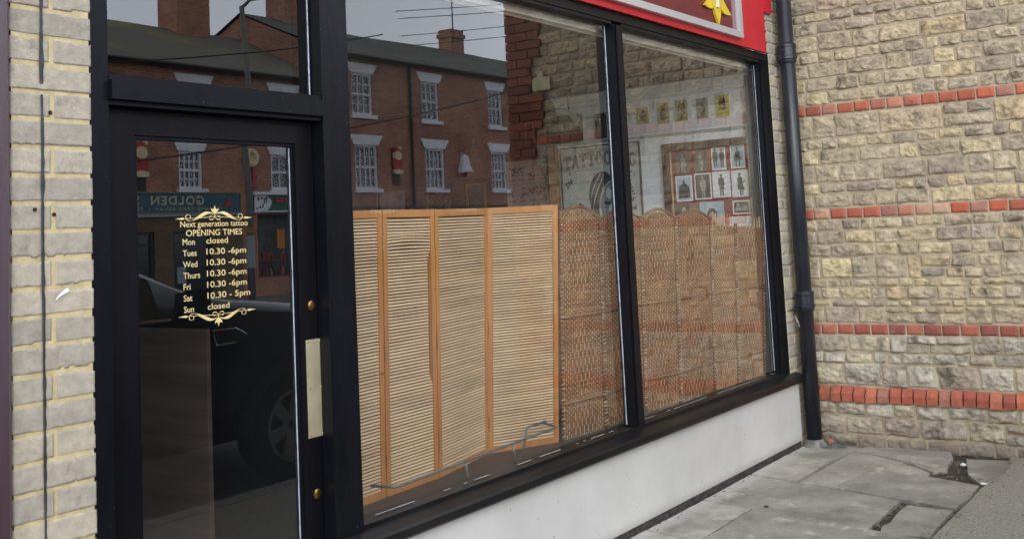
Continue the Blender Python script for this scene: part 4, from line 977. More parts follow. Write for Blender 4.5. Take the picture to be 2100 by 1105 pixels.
# ------------------------------------------------------------------ louvred screen
PINE = mat('orange_pine', (.56, .25, .075, 1), .42, alt=(.42, .165, .045, 1), scale=7, stretch=(1, 1, .12), bump=.15, bscale=40, specks=((.12, .04, .015, 1), 14, .76))
SLATM = mat('pale_slat', (.70, .50, .31, 1), .5, alt=(.58, .39, .225, 1), scale=14, stretch=(.3, .3, 1), island=.12)
SLATSHADE = mat('slat_gap_shade', (.21, .12, .065, 1), .8)
louv = thing('louvred_screen', 'folding pine screen of four louvred panels standing inside the window', 'folding screen', (3.8, .25, z(-1.03)))
foot = [(2.855, .235), (3.248, .262), (3.60, .278), (4.085, .375), (4.452, .212)]
topp = [(2.89, .235), (3.285, .262), (3.642, .278), (4.165, .375), (4.552, .212)]
zt = [.116, .121, .120, .126, .131]
ZF = z(-1.031)
def panel(i):
    a0 = Vector((*foot[i], ZF)); b0 = Vector((*foot[i+1], ZF)); a1 = Vector((*topp[i], z(zt[i]))); b1 = Vector((*topp[i+1], z(zt[i+1])))
    W_ = (b0-a0).length; nrm = Vector((0, 0, 1)).cross((b0-a0).normalized())     # points to +y side
    def P(u, v, d):       # u in metres across, v 0..1 up, d towards the street
        t = u/W_; lo = a0.lerp(b0, t); hi = a1.lerp(b1, t); return lo.lerp(hi, v) - nrm*d
    g = .0035; st = .030; H_ = (a1-a0).length
    mb = MB()
    def bar(u0, u1, v0, v1, d0, d1): mb.hexa([P(u0, v0, d0), P(u1, v0, d0), P(u1, v0, d1), P(u0, v0, d1), P(u0, v1, d0), P(u1, v1, d0), P(u1, v1, d1), P(u0, v1, d1)])
    bar(g, st, 0, 1, -.011, .011); bar(W_-st, W_-g, 0, 1, -.011, .011)
    bar(st+.0002, W_-st-.0002, 1-.032/H_, 1, -.010, .010); bar(st+.0002, W_-st-.0002, .0, .03/H_, -.010, .010)
    o = mb.build('panel', PINE, louv, bevel=.002)
    sm = MB(); rs_ = random.Random(40+i); v = .034/H_; pitch = .0131/H_
    while v < 1-.036/H_:
        u0, u1 = st+.0006, W_-st-.0006
        bend = 0
        if i == 1:
            q = v*H_
            if .40 < q < .98: u1 -= .020*min(1, (q-.40)/.05, (.98-q)/.05)
            if .98 <= q < 1.06: bend = .006*math.sin((q-.98)/.08*math.pi)
        n = 6; rows = []
        dz = rs_.uniform(-.0002, .0002)/H_; sag = rs_.uniform(-.0003, .0002)/H_; tw = rs_.uniform(-.0008, .0008)
        for k in range(n+1):
            t = k/n; u = u0+(u1-u0)*t; vv = v+dz*(2*t-1)+sag*math.sin(math.pi*t) + (bend/H_)*math.sin(math.pi*t)
            rows.append([sm.bm.verts.new(P(u, vv+a/H_, d+tw)) for a, d in ((-.0048, .0052), (-.0032, .0080), (.0006, .0072), (.0042, .0026), (.0034, .0004), (-.0042, .0010))])
        for A_, B_ in zip(rows, rows[1:]):
            for k in range(6): sm.bm.faces.new([A_[k], A_[(k+1) % 6], B_[(k+1) % 6], B_[k]])
        v += pitch
    sm.build('slats', SLATM, o)
    bb = MB(); bb.face([P(st, .03/H_, -.007), P(W_-st, .03/H_, -.007), P(W_-st, 1-.03/H_, -.007), P(st, 1-.03/H_, -.007)]); bb.build('backing', SLATSHADE, o)  # dark sheet added to stand for the shade between the slats
for i in range(4): panel(i)
for i in (1, 2, 3):
    for t in (.12, .5, .88):
        p = Vector((*foot[i], ZF)).lerp(Vector((*topp[i], z(zt[i]))), t); MB().tube([p+Vector((0, -.012, -.03)), p+Vector((0, -.012, .03))], .004, 8).build('hinge', BRASSOLD, louv)
# low metal rail in front of it
rail = thing('display_rail', 'low grey metal tube rail bent round the front of the display board', 'rail', (3.7, .12, z(-1.03)))
RM = mat('grey_rail_metal', (.20, .22, .22, 1), .42, metallic=.5, alt=(.14, .155, .155, 1), scale=20)
m_ = MB(); m_.tube([(3.128, .222, z(-.957)), (3.150, .135, z(-.958)), (3.156, .122, z(-.958)), (3.17, .118, z(-.958)), (3.75, .120, z(-.944)), (4.285, .120, z(-.930)), (4.30, .124, z(-.928)), (4.31, .14, z(-.926)), (4.30, .195, z(-.912))], .0058, 10); m_.build('tube', RM, rail, smooth=True)
for x_ in (3.60, 3.945): MB().tube([(x_, .120, z(-.948+.024*(x_-3.6))), (x_+.012, .118, z(-1.03))], .0054, 8).build('post', RM, rail, smooth=True)
m_ = MB(); m_.tube([(4.32, .190, z(-.908)), (4.18, .196, z(-.912)), (4.165, .196, z(-.920)), (4.125, .196, z(-1.03))], .0054, 8)
m_.build('end_leg', RM, rail, smooth=True)

# ------------------------------------------------------------------ woven screens
CORD = mat('brown_paper_cord', (.33, .14, .058, 1), .7, alt=(.17, .068, .028, 1), scale=5, island=.22)
STAKE = mat('pale_stake', (.74, .53, .32, 1), .6, alt=(.64, .44, .25, 1), scale=30)
EDGE = mat('brown_cane_edge', (.24, .11, .058, 1), .6, alt=(.15, .068, .036, 1), scale=20)
LOOP = mat('cane_lashing', (.66, .48, .30, 1), .6, alt=(.22, .11, .06, 1), scale=60, contrast=(.4, .6))
wick = thing('woven_screen', 'brown woven cane screen with wavy top and six hinged panels, frayed at its right end', 'folding screen', (5.7, .15, z(-1.03)))
hp = [(4.545, .20), (4.898, .17), (5.392, .20), (5.733, .15), (6.26, .17), (6.512, .11), (6.89, .072)]
hb = [(4.47, .20), (4.84, .17), (5.33, .20), (5.665, .15), (6.17, .17), (6.40, .11), (6.72, .072)]
tops = [(.088, .056, .047), (.056, .049, .045), (.049, .044, .050), (.044, .030, .052), (.018, -.004, 0), (-.004, -.02, 0)]
def wpanel(i):
    r_ = random.Random(70+i)
    b0, b1 = Vector((*hb[i], ZF)), Vector((*hb[i+1], ZF)); t0, t1 = Vector((*hp[i], z(0))), Vector((*hp[i+1], z(0)))
    W_ = (b1-b0).length; dirv = (b1-b0).normalized(); nrm = Vector((0, 0, 1)).cross(dirv); H0 = 1.031
    def P(u, h, d): return (b0.lerp(b1, u/W_)).lerp(t0.lerp(t1, u/W_), h/H0) - nrm*d
    za, zb, bulge = tops[i]
    def top(u): t = u/W_; return H0 + za+(zb-za)*t + bulge*math.sin(math.pi*t)**1.3
    ns = 19; e = .016; pitch = (W_-2*e)/ns; xs = [e+pitch*(k+.5) for k in range(ns)]
    A = .0026; rowp = .0062; nrow = int(1.16/rowp)
    cm = MB()
    for j in range(nrow):
        h = .012+j*rowp; hh = j*rowp
        pts = []
        for k in range(ns+1):
            for s, uu in ((0, e+pitch*k), (1, e+pitch*(k+.5))):
                if uu > W_-e+.0001: continue
                pts.append((k, s, uu))
        pr = None; jit = r_.uniform(-.0009, .0009)
        for k, s, uu in pts:
            if h > top(uu)-.012 - (.012*(1+noise.noise((uu*40, i, 0))) if i >= 4 else 0): pr = None; continue
            if s == 1:
                du = abs((uu/W_)-.5)/.36; dz_ = min(abs(hh-.85), abs(hh-.36), abs(hh-.05)*1.6)/.19
                grp = 6 if du+dz_ < 1 else 2
                sg = 1 if (k + j//grp) % 2 == 0 else -1
                d = A*sg
            else: d = 0
            d += .0012*noise.noise((uu*20, j*.9, i))
            cur = [cm.bm.verts.new(P(uu, h-rowp*.52+jit, d-.0018)), cm.bm.verts.new(P(uu, h+jit, d+.0016)), cm.bm.verts.new(P(uu, h+rowp*.52+jit, d-.0018))]
            if pr: cm.bm.faces.new([pr[0], cur[0], cur[1], pr[1]]); cm.bm.faces.new([pr[1], cur[1], cur[2], pr[2]])
            pr = cur
    fr_ = MB()
    for u in (.007, W_-.007): fr_.tube([P(u, .0, 0), P(u, .5, 0), P(u, top(u)-.006, 0)], .007, 8)
    if i < 4: fr_.tube([P(u_, top(u_), .001) for u_ in [W_*k/16 for k in range(17)]], .0085, 8)
    o = fr_.build('panel', EDGE, wick, smooth=True)
    cm.build('cords', CORD, o)
    sk = MB()
    for k, u in enumerate(xs):
        tp = top(u)-.01
        if i >= 4: tp = top(u) + (r_.uniform(.005, .06) if r_.random() < .6 else -.02)
        n = 8
        for q in range(n): sk.hexa([P(u+a, tp*(q+c)/n + (.0 if c else .0002), d) for c in (0, 1) for a, d in ((-.0017, -.0010), (.0017, -.0010), (.0014, .0004), (-.0014, .0004))])
    if i >= 4:
        for _ in range(7):
            u = r_.uniform(.02, W_-.02); h0 = top(u)-.03; l = r_.uniform(.03, .085); a = r_.uniform(-.004, .004)
            sk.hexa([P(u+a*c+b, h0+l*c, d) for c in (0, 1) for b, d in ((-.002, .001), (.002, .001), (.002, .004), (-.002, .004))])
    sk.build('stakes', STAKE, o)
    rl = MB()
    for hh in (H0-.435, H0-.855):
        rl.tube([P(u, hh+.003*noise.noise((u*9, i, 1)), .0075) for u in [.004+(W_-.008)*k/10 for k in range(11)]], .0068, 8)
    rl.build('cross_rail', EDGE if i % 2 else mat('cane_rail', (.34, .18, .10, 1), .6, alt=(.25, .125, .07, 1), scale=18), o, smooth=True)
    lp = MB()
    for u in ((.006, W_-.006) if i in (0, 5) else (W_-.004, .004)):
        h = .02
        while h < top(u)-.03:
            s = r_.uniform(.8, 1.3); wv = .012*s if i in (0,) and u < .1 else .013*s
            lp.tube([P(u-wv, h+r_.uniform(-.003, .003), .006), P(u, h+.003, .0125), P(u+wv, h+r_.uniform(-.003, .003), .006)], [.0022, .0032*s, .0022], 6)
            h += .0195*r_.uniform(.8, 1.2)
    lp.build('lashing', LOOP, o)
for i in range(6): wpanel(i)

# ------------------------------------------------------------------ street opposite (mirrored in the glass)
FY = -22.0
BRA = brickmat('terrace_red_brick', L(180, 116, 90), L(146, 90, 74), L(186, 164, 144))
BRB = brickmat('terrace_brown_brick', L(184, 124, 100), L(148, 96, 80), L(186, 166, 148))
BRT = brickmat('tan_shop_brick', L(126, 98, 70), L(98, 76, 54), L(110, 90, 68))
WPAINT = mat('white_window_paint', L(240, 242, 244), .5, alt=L(228, 230, 232), scale=4)
FGLASS = mat('far_window_glass', (.05, .06, .07, 1), .08, spec=.8)
CURT = mat('net_curtain', L(128, 131, 138), .9, alt=L(84, 88, 96), scale=5, stretch=(1, 1, .04), contrast=(.2, .8), detail=0)
ROOFM = brickmat('slate_roof', L(112, 116, 104), L(94, 98, 90), L(52, 58, 50), bw=.32, bh=.13, ms=.03)
ROOFA = mat('mossy_slate_roof', L(112, 108, 96), .85, alt=L(150, 136, 66), scale=.42, contrast=(.56, .74), bump=.6, bscale=9, bdist=.05)
BLKIRON = mat('black_iron', (.012, .012, .014, 1), .4)
def holes_wall(mb, x0, x1, z0, z1, holes, y, depth=.12):
    xs = sorted({x0, x1, *[h[0] for h in holes], *[h[1] for h in holes]}); zs = sorted({z0, z1, *[h[2] for h in holes], *[h[3] for h in holes]})
    for a, b in zip(xs, xs[1:]):
        for c, d in zip(zs, zs[1:]):
            mx_, mz = (a+b)/2, (c+d)/2
            if any(h[0] < mx_ < h[1] and h[2] < mz < h[3] for h in holes): continue
            mb.face([(a, y, c), (b, y, c), (b, y, d), (a, y, d)])
    for a, b, c, d in holes:
        mb.face([(a, y, c), (a, y-depth, c), (a, y-depth, d), (a, y, d)]); mb.face([(b, y, c), (b, y, d), (b, y-depth, d), (b, y-depth, c)])
        mb.face([(a, y, c), (b, y, c), (b, y-depth, c), (a, y-depth, c)]); mb.face([(a, y, d), (a, y-depth, d), (b, y-depth, d), (b, y, d)])
def sash(parent, a, b, c, d, cols, rows, lint=.3, flare=.16, keystone=False):
    """white box sash window filling the opening a..b x c..d"""
    y = FY-.07
    m_ = MB(); t = .07
    for q in ((a, a+t, c, d), (b-t, b, c, d)): m_.box(q[0], q[1], y-.06, y+.03, q[2], q[3])
    m_.box(a+t, b-t, y-.06, y+.03, d-t, d); m_.box(a+t, b-t, y-.06, y+.03, c, c+t); mid = (c+d)/2; m_.box(a+t, b-t, y-.05, y+.02, mid-.035, mid+.035)
    for k in range(1, cols):
        xx = a+t+(b-a-2*t)*k/cols; m_.box(xx-.014, xx+.014, y-.04, y+.012, c+t, mid-.036); m_.box(xx-.014, xx+.014, y-.04, y+.012, mid+.036, d-t)
    for lo, hi in ((c+t, mid-.036), (mid+.036, d-t)):
        for k in range(1, rows):
            zz = lo+(hi-lo)*k/rows; m_.box(a+t+.001, b-t-.001, y-.038, y+.010, zz-.013, zz+.013)
    o = m_.build('window', WPAINT, parent)
    m_ = MB(); m_.face([(a+t, y-.03, c+t), (b-t, y-.03, c+t), (b-t, y-.03, d-t), (a+t, y-.03, d-t)]); m_.build('pane', glassfar, o)
    m_ = MB(); n = 36
    vs = [[m_.bm.verts.new((a+t+(b-a-2*t)*k/n, y-.10+.018*math.sin(k*.7), zz)) for k in range(n+1)] for zz in (c+t, d-t)]
    for k in range(n): m_.bm.faces.new([vs[0][k], vs[0][k+1], vs[1][k+1], vs[1][k]])
    m_.build('curtain', CURT, o, smooth=True)
    m_ = MB(); m_.box(a-.08, b+.14, FY-.1, FY+.10, c-.13, c-.001); m_.build('sill', WPAINT, o, bevel=.01)
    m_ = MB(); m_.prism([(a-.04, d+.001), (b+.04, d+.001), (b+flare+.02, d+lint), (a-flare-.02, d+lint)], lambda u, v, w: (u, w, v), FY-.1, FY+.035)
    if keystone: cx = (a+b)/2; m_.prism([(cx-.09, d-.03), (cx+.09, d-.03), (cx+.13, d+lint*.55), (cx-.13, d+lint*.55)], lambda u, v, w: (u, w, v), FY+.036, FY+.07)
    m_.build('lintel', WPAINT, o, bevel=.008)
glassfar = glassmat('far_pane_glass', tint=(.85, .9, .92, 1))
POT = mat('terracotta_pot', L(150, 92, 66), .8)
def chimney(par, x0, x1, y0, y1, z0, z1, m, pots=2):
    m_ = MB(); m_.box(x0, x1, y0, y1, z0, z1-.36); m_.box(x0-.06, x1+.06, y0-.06, y1+.06, z1-.3595, z1-.18); m_.box(x0-.0, x1+.0, y0-.0, y1+.0, z1-.1795, z1)
    o = m_.build('chimney', m, par)
    if not pots: return
    for k in range(pots): MB().lathe([(.14, 0), (.11, .05), (.10, .35), (.13, .38), (.12, .45)], (x0+(x1-x0)*(k+.5)/pots, (y0+y1)/2, z1+.001), seg=14).build('chimney_pot', POT, o)
def house(nm, lab, x0, x1, ze, zr, holes, m, roofm, sashes, base_holes):
    o = thing(nm, lab, 'house', ((x0+x1)/2, FY-4, 0))
    w = MB(); holes_wall(w, x0, x1, 0, ze, holes+base_holes, FY)
    w.face([(x0, FY, 0), (x0, FY-8, 0), (x0, FY-8, ze), (x0, FY-4, zr-.05), (x0, FY, ze)]); w.face([(x1, FY, 0), (x1, FY, ze), (x1, FY-4, zr-.05), (x1, FY-8, ze), (x1, FY-8, 0)]); w.face([(x0, FY-8, 0), (x1, FY-8, 0), (x1, FY-8, ze), (x0, FY-8, ze)])
    w.build('wall', m, o)
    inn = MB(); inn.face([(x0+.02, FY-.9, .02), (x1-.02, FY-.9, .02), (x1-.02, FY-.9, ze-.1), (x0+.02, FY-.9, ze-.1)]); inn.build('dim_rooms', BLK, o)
    r_ = MB(); n = 24; prev = None; th = .08
    rows = []
    for k in range(n+1):
        xx = x0-.1+(x1-x0+.2)*k/n; sag = -.10*noise.noise((xx*.18, 3, ze)); rows.append([r_.bm.verts.new(p) for p in ((xx, FY+.25, ze-.06), (xx, FY+.25, ze+.03), (xx, FY-2, (ze+zr)/2+.02+sag), (xx, FY-4, zr+sag*.8), (xx, FY-8.2, ze))])
    for A_, B_ in zip(rows, rows[1:]):
        for k in range(4): r_.bm.faces.new([A_[k], A_[k+1], B_[k+1], B_[k]])
    rf = r_.build('roof', roofm, o)
    g_ = MB(); g_.tube([(x0, FY+.30, ze-.05), (x1, FY+.30, ze-.05)], .06, 8); g_.build('gutter', BLKIRON, o)
    for s in sashes: sash(o, *s)
    return o, rf
# terrace A (takeaway and shop below), terrace B (taller, to the right)
FZ = lambda v: v + Z0
SA = [(18.92, 19.72, 1.68, 2.75, 4, 2), (22.30, 23.10, 1.68, 2.75, 2, 1), (15.3, 16.1, 1.68, 2.75, 4, 2), (18.60, 19.62, 3.52, 4.66, 4, 2), (21.95, 22.95, 3.52, 4.66, 2, 1), (15.2, 16.1, 3.52, 4.66, 4, 2)]
SB = [(25.90, 27.00, 1.72, 3.20, 4, 2), (29.55, 30.62, 1.72, 3.20, 4, 2), (33.55, 34.55, 1.72, 3.20, 4, 2), (25.85, 26.85, 4.22, 5.64, 3, 2), (29.45, 30.42, 4.22, 5.64, 3, 2), (33.5, 34.42, 4.22, 5.64, 3, 2), (37.6, 38.6, 1.72, 3.2, 4, 2), (37.6, 38.5, 4.22, 5.64, 3, 2)]
mk = lambda L_, ls, fl: [(a, b, FZ(c), FZ(d), co_, ro, ls, fl) for a, b, c, d, co_, ro in L_]
sa = mk(SA, .27, .16); sb_ = mk(SB, .34, .24)
baseA = [(13.6, 15.0, .5, 2.1), (16.9, 18.05, .35, 2.02), (18.66, 20.0, .02, 2.02), (21.7, 24.1, .55, 2.45)]
baseB = [(24.9, 28.4, .6, 2.3), (28.8, 30.0, .02, 2.3), (30.4, 34.4, .6, 2.3), (35, 39, .6, 2.3)]
hA, rA = house('terraced_house', 'lower red brick terrace with mossy roof over the teal takeaway sign', 11.0, 24.25, FZ(5.15), FZ(7.15), [s[:4] for s in sa], BRA, ROOFA, [s+(True,) for s in sa], baseA)
hB, rB = house('terraced_house', 'taller brown brick terrace with white sash windows and dark slate roof', 24.27, 44.0, FZ(6.22), FZ(8.05), [s[:4] for s in sb_], BRB, ROOFM, sb_, baseB)
chimney(rA, 21.2, 22.5, -26.5, -25.5, FZ(6.3), FZ(8.6), BRA, 3); chimney(rB, 25.8, 27.4, -26.5, -25.5, FZ(6.9), FZ(9.3), BRB, 3); chimney(rB, 36.0, 36.9, -26.4, -25.7, FZ(7.6), FZ(9.0), BRB, 0)
ae = MB(); ae.tube([(36.1, -25.65, FZ(8.4)), (36.1, -25.65, FZ(10.9))], .03, 6); ae.tube([(34.2, -25.5, FZ(10.05)), (36.7, -25.6, FZ(10.35))], .018, 6)
for k in range(9): ae.tube([(34.3+k*.2, -25.2, FZ(10.07+k*.024)), (34.3+k*.2, -25.9, FZ(10.07+k*.024))], .008, 4)
tag(ae.build('tv_aerial', BLKIRON), 'thin rooftop television aerial standing by the small chimney', 'aerial')
dpo = MB(); dpo.tube([(28.75, FY+.09, FZ(1.0)), (28.75, FY+.09, FZ(6.1))], .06, 8); tag(dpo.build('rain_pipe', BLKIRON), 'dark rainwater pipe down the brown brick terrace between white windows', 'downpipe')
# takeaway front
tile = MB(); holes_wall(tile, 11.2, 21.1, .0, FZ(.94), [(13.6, 15.0, .5, 2.1), (16.9, 18.05, .35, 2.02), (18.66, 20.0, .02, 2.02)], FY+.02, .1); tile.build('shopfront_brick', BRT, hA)
DKW = mat('dark_shop_glass', (.012, .016, .02, 1), .12, spec=.6); DKF = mat('dark_green_frame', (.012, .02, .022, 1), .5)
for a, b, c, d in baseA[:3]:
    m_ = MB(); m_.box(a, b, FY-.12, FY-.1, c, d); o = m_.build('shop_window' if c > .1 else 'shop_door', DKW, hA)
    m_ = MB()
    for q in (a, b-.07): m_.box(q, q+.07, FY-.0995, FY-.03, c, d)
    m_.box(a+.071, b-.071, FY-.0995, FY-.03, d-.07, d); m_.box(a+.071, b-.071, FY-.0995, FY-.03, c, c+.07); m_.box(a+.071, b-.071, FY-.0995, FY-.03, d-.36, d-.30); m_.build('frame', DKF, o)
    m_ = MB(); m_.box(a+.2, a+.5, FY-.0995, FY-.095, c+.55, c+1.0); m_.build('notice', mat('pale_notice', L(150, 160, 168), .6), o)
def shopsign(nm, lab, x0, x1, z0, z1, m): 
    o = thing(nm, lab, 'shop sign', ((x0+x1)/2, FY, FZ(z0))); m_ = MB(); m_.box(x0, x1, FY+.03, FY+.12, FZ(z0), FZ(z1)); m_.build('board', m, o, bevel=.01); return o
fo = lambda u, v, w: (-u, FY+.121+w, FZ(v))
TEAL = mat('teal_sign', (.022, .115, .165, 1), .5, alt=(.018, .09, .13, 1), scale=2)
s1 = shopsign('takeaway_sign', 'long teal takeaway sign with raised cream letters and a small red boat', 13.5, 21.0, .98, 1.585, TEAL)
m_ = MB(); fr_ = lambda a, b, c, d: m_.box(a, b, FY+.121, FY+.15, FZ(c), FZ(d)); fr_(13.5, 21.0, 1.555, 1.585); fr_(13.5, 21.0, .98, 1.01); fr_(20.96, 21.0, 1.011, 1.554); fr_(13.5, 13.54, 1.011, 1.554); m_.build('edging', mat('gilt_edging', L(150, 132, 96), .5), s1)
m_ = MB(); puttext(m_, 'GOLDEN  S', fo, .012, -19.66, 1.235, size=.235, width=2.32, offset=.03, spacing=1.2); puttext(m_, 'CHINESE TAKE AWAY  -  TEL', fo, .008, -20.3, 1.06, size=.105, width=3.0); m_.build('lettering', mat('cream_letters', L(196, 190, 160), .5), s1)
m_ = MB(); B_ = lambda pts: m_.prism(pts, fo, .001, .02)
B_([(-20.62, 1.14), (-20.36, 1.14), (-20.32, 1.19), (-20.68, 1.19)]); B_([(-20.60, 1.20), (-20.42, 1.20), (-20.44, 1.31), (-20.50, 1.44), (-20.58, 1.32)]); B_([(-20.41, 1.21), (-20.34, 1.21), (-20.38, 1.34)]); m_.build('boat_emblem', mat('red_emblem', L(168, 44, 52), .5), s1)
m_ = MB(); m_.box(13.4, 21.05, FY+.03, FY+.14, FZ(.90), FZ(.975)); m_.build('ledge', mat('pale_ledge', L(150, 160, 168), .6), s1)
s2 = shopsign('takeaway_sign', 'green, white and black shop sign with a round patterned patch and red lettering bars', 21.5, 24.2, 1.03, 1.50, mat('dark_green_sign', (.012, .10, .045, 1), .5))
m_ = MB(); m_.box(21.45, 24.2, FY+.03, FY+.2, FZ(1.505), FZ(1.60)); m_.box(21.45, 24.2, FY+.03, FY+.16, FZ(.98), FZ(1.025)); m_.build('white_trim', WPAINT, s2)
m_ = MB(); m_.prism([(-21.5, 1.035), (-21.5, 1.495)]+[(-22.0-.18*math.sin(k/8*math.pi), 1.495-.46*k/8) for k in range(9)], fo, .0, .004); m_.build('round_patch', WPAINT, s2)
m_ = MB(); rp = random.Random(2)
for _ in range(16): m_.prism(circ(-21.58-rp.uniform(0, .42), 1.09+rp.uniform(0, .35), rp.uniform(.02, .05), rp.uniform(.02, .05), 8), fo, .0045, .006+rp.uniform(0, .004))
m_.build('dark_pattern', BLKIRON, s2)
m_ = MB(); m_.prism([(-22.3, 1.26), (-24.0, 1.26), (-24.0, 1.44), (-22.3, 1.44)], fo, .0, .003); m_.build('dark_strip', BLKIRON, s2)
m_ = MB()
for k in range(9): m_.prism([(-22.36-k*.18, 1.28), (-22.36-k*.18-.12, 1.28), (-22.36-k*.18-.12, 1.42), (-22.36-k*.18, 1.42)], fo, .0035, .008)
m_.build('red_bars', mat('red_letter', L(170, 40, 44), .5), s2)
# goods window of that shop
m_ = MB(); m_.box(21.7, 24.1, FY-.75, FY-.7, .55, 2.45); m_.build('goods_backing', mat('grey_blind', L(110, 112, 112), .7, alt=L(80, 82, 84), scale=4), hA)
m_ = MB(); m_.box(21.72, 24.08, FY-.55, FY-.15, 1.02, 1.06); m_.box(21.72, 24.08, FY-.55, FY-.15, .56, .60); m_.build('goods_shelf', mat('dark_red_shelf', (.12, .02, .02, 1), .5), hA)
rp = random.Random(8); RB = [mat('red_goods', L(150, 44, 40), .4), mat('cream_goods', L(170, 150, 120), .4), mat('dark_goods', (.03, .025, .025, 1), .4)]
for lev in (1.0605, .6005):
    for kk in range(3):
        m_ = MB()
        for k in range(13):
            if k % 3 == kk or (kk == 0 and rp.random() < .5):
                h = rp.uniform(.18, .32); m_.lathe([(.045, 0), (.045, h*.65), (.018, h*.8), (.018, h)], (21.82+k*.175+kk*.02, FY-.3-rp.uniform(0, .1)-.05*kk, lev), seg=10)
        m_.build('bottles', RB[kk], hA)
m_ = MB(); m_.box(22.75, 23.05, FY-.35, FY-.3, 1.40, 2.0); m_.build('orange_poster', mat('orange_card', (.62, .20, .03, 1), .6), hA)
# right hand shop: navy fascia with small white lettering
s3 = shopsign('pizza_shop_sign', 'dark navy shop fascia with two small white names under the sash windows', 24.6, 36.5, .80, 1.12, mat('navy_fascia', (.014, .022, .04, 1), .4))
m_ = MB()
for c_ in (26.95, 31.6): puttext(m_, "Domino's", fo, .006, -c_-.5, .885, size=.14, width=1.05, offset=.02); m_.prism(circ(-c_-.62+.0, .95, .06, .06, 6), fo, .002, .006)
m_.build('lettering', WPAINT, s3)
for a, b, c, d in baseB:
    m_ = MB(); m_.box(a, b, FY-.12, FY-.1, c, d); o = m_.build('shop_window' if c > .1 else 'shop_door', DKW, hB)
    m_ = MB(); m_.box(a, a+.07, FY-.0995, FY-.03, c, d); m_.box(b-.07, b, FY-.0995, FY-.03, c, d); m_.box(a+.071, b-.071, FY-.0995, FY-.03, d-.07, d); m_.build('frame', DKF, o)
m_ = MB(); holes_wall(m_, 24.5, 43.5, .0, FZ(.80), baseB, FY+.03, .1); m_.build('shopfront_panelling', mat('dark_shopfront', (.02, .024, .03, 1), .5, alt=(.03, .034, .04, 1), scale=2), hB)
# christmas decorations mounted between the upper windows
XR = mat('decor_red', L(178, 36, 34), .5); XC = mat('decor_cream', L(226, 206, 164), .5); XD = mat('decor_dark', (.02, .016, .014, 1), .6); XW_ = mat('decor_white', L(222, 226, 224), .5)
def stocking(x, zc, lab, sc=1.0):
    o = thing('christmas_decoration', lab, 'decoration', (x, FY, FZ(zc)), 'christmas decorations on the terrace opposite')
    g = lambda u, v, w: (x-u*sc, FY+.04+w, FZ(zc)+v*sc)
    m_ = MB(); m_.prism([(-.2, -.85), (.2, -.85), (.2, .5), (-.2, .5)], g, -.035, .0); m_.build('backboard', XD, o)
    m_ = MB(); m_.prism(circ(0, -.06, .24, .26, 18), g, .0005, .10); m_.prism(circ(.0, .42, .15, .10, 14), g, .0005, .10); m_.build('red_body', XR, o, bevel=.02)
    m_ = MB(); m_.prism(circ(0, .22, .19, .17, 18), g, .0005, .13); m_.prism(circ(-.15, .5, .07, .07, 12), g, .0005, .1); m_.prism(circ(0, -.36, .25, .09, 16), g, .0005, .12); m_.build('cream_padding', XC, o, bevel=.02)
stocking(17.6, 2.42, 'red and cream christmas decoration on the wall over the teal sign'); stocking(27.9, 2.66, 'red and cream christmas decoration between sash windows of the taller terrace', .95)
wr = thing('christmas_decoration', 'round cream christmas wreath with red ribbons beside the lamp post', 'decoration', (21.45, FY, FZ(2.6)), 'christmas decorations on the terrace opposite')
g = lambda u, v, w: (21.45-u, FY+.03+w, FZ(2.62)+v)
m_ = MB(); m_.tube([(21.45+.2*math.cos(a), FY+.1, FZ(2.62)+.2*math.sin(a)) for a in [k/20*6.284 for k in range(21)]], .085, 10, caps=False); m_.prism(circ(0, 0, .14), g, 0, .04); m_.build('wreath', XC, wr, smooth=False)
m_ = MB(); m_.prism([(-.16, -.95), (-.05, -.95), (-.05, -.25), (-.16, -.25)], g, 0, .05); m_.prism([(.05, -.95), (.16, -.95), (.16, -.25), (.05, -.25)], g, 0, .05); m_.build('ribbon', XR, wr)
be = thing('christmas_decoration', 'white bell shaped christmas decoration beside the middle sash window', 'decoration', (30.95, FY, FZ(2.3)), 'christmas decorations on the terrace opposite')
m_ = MB(); m_.lathe([(.34, 0), (.30, .06), (.22, .25), (.17, .50), (.12, .62), (.03, .68)], (31.35, FY+.38, FZ(2.32)), seg=20); m_.build('bell', XW_, be, smooth=True)
m_ = MB(); m_.lathe([(.07, -.16), (.09, -.08), (.05, -.001)], (31.35, FY+.38, FZ(2.32)), seg=12); m_.build('clapper', XD, be)
m_ = MB(); m_.tube([(31.35, FY+.38, FZ(3.0)), (31.35, FY+.38, FZ(3.15)), (31.35, FY+.01, FZ(3.15))], .02, 6); m_.build('bracket', BLKIRON, be)
# lamp post
lpz = thing('street_lamp', 'tall grey street lamp post with a short bent arm in front of the terraces', 'street lamp', (17.95, -18, 0))
GALV = mat('galvanised_grey', L(112, 110, 104), .6, alt=L(96, 94, 90), scale=6)
m_ = MB(); m_.tube([(17.98, -18, 0), (17.97, -18, 3.0), (17.72, -18, 5.4), (17.56, -18, 7.55)], [.095, .085, .07, .06], 14); m_.build('post', GALV, lpz, smooth=True)
m_ = MB(); m_.tube([(17.56, -18, 7.5), (17.75, -17.9, 7.72), (18.6, -17.5, 7.95)], .045, 10); m_.build('arm', GALV, lpz, smooth=True)
m_ = MB(); m_.box(18.5, 19.3, -17.6, -17.35, 7.9, 8.03); m_.build('lamp_head', GALV, lpz, bevel=.03)
m_ = MB(); m_.lathe([(.12, 0), (.12, .16)], (17.97, -18, FZ(.32)), seg=14); m_.build('yellow_collar', mat('yellow_sign', L(150, 112, 40), .5), lpz)
m_ = MB(); m_.lathe([(.108, 0), (.108, .8)], (17.97, -18, FZ(-.55)), seg=14); m_.build('pale_sleeve', mat('pale_sleeve', L(150, 156, 162), .5), lpz)
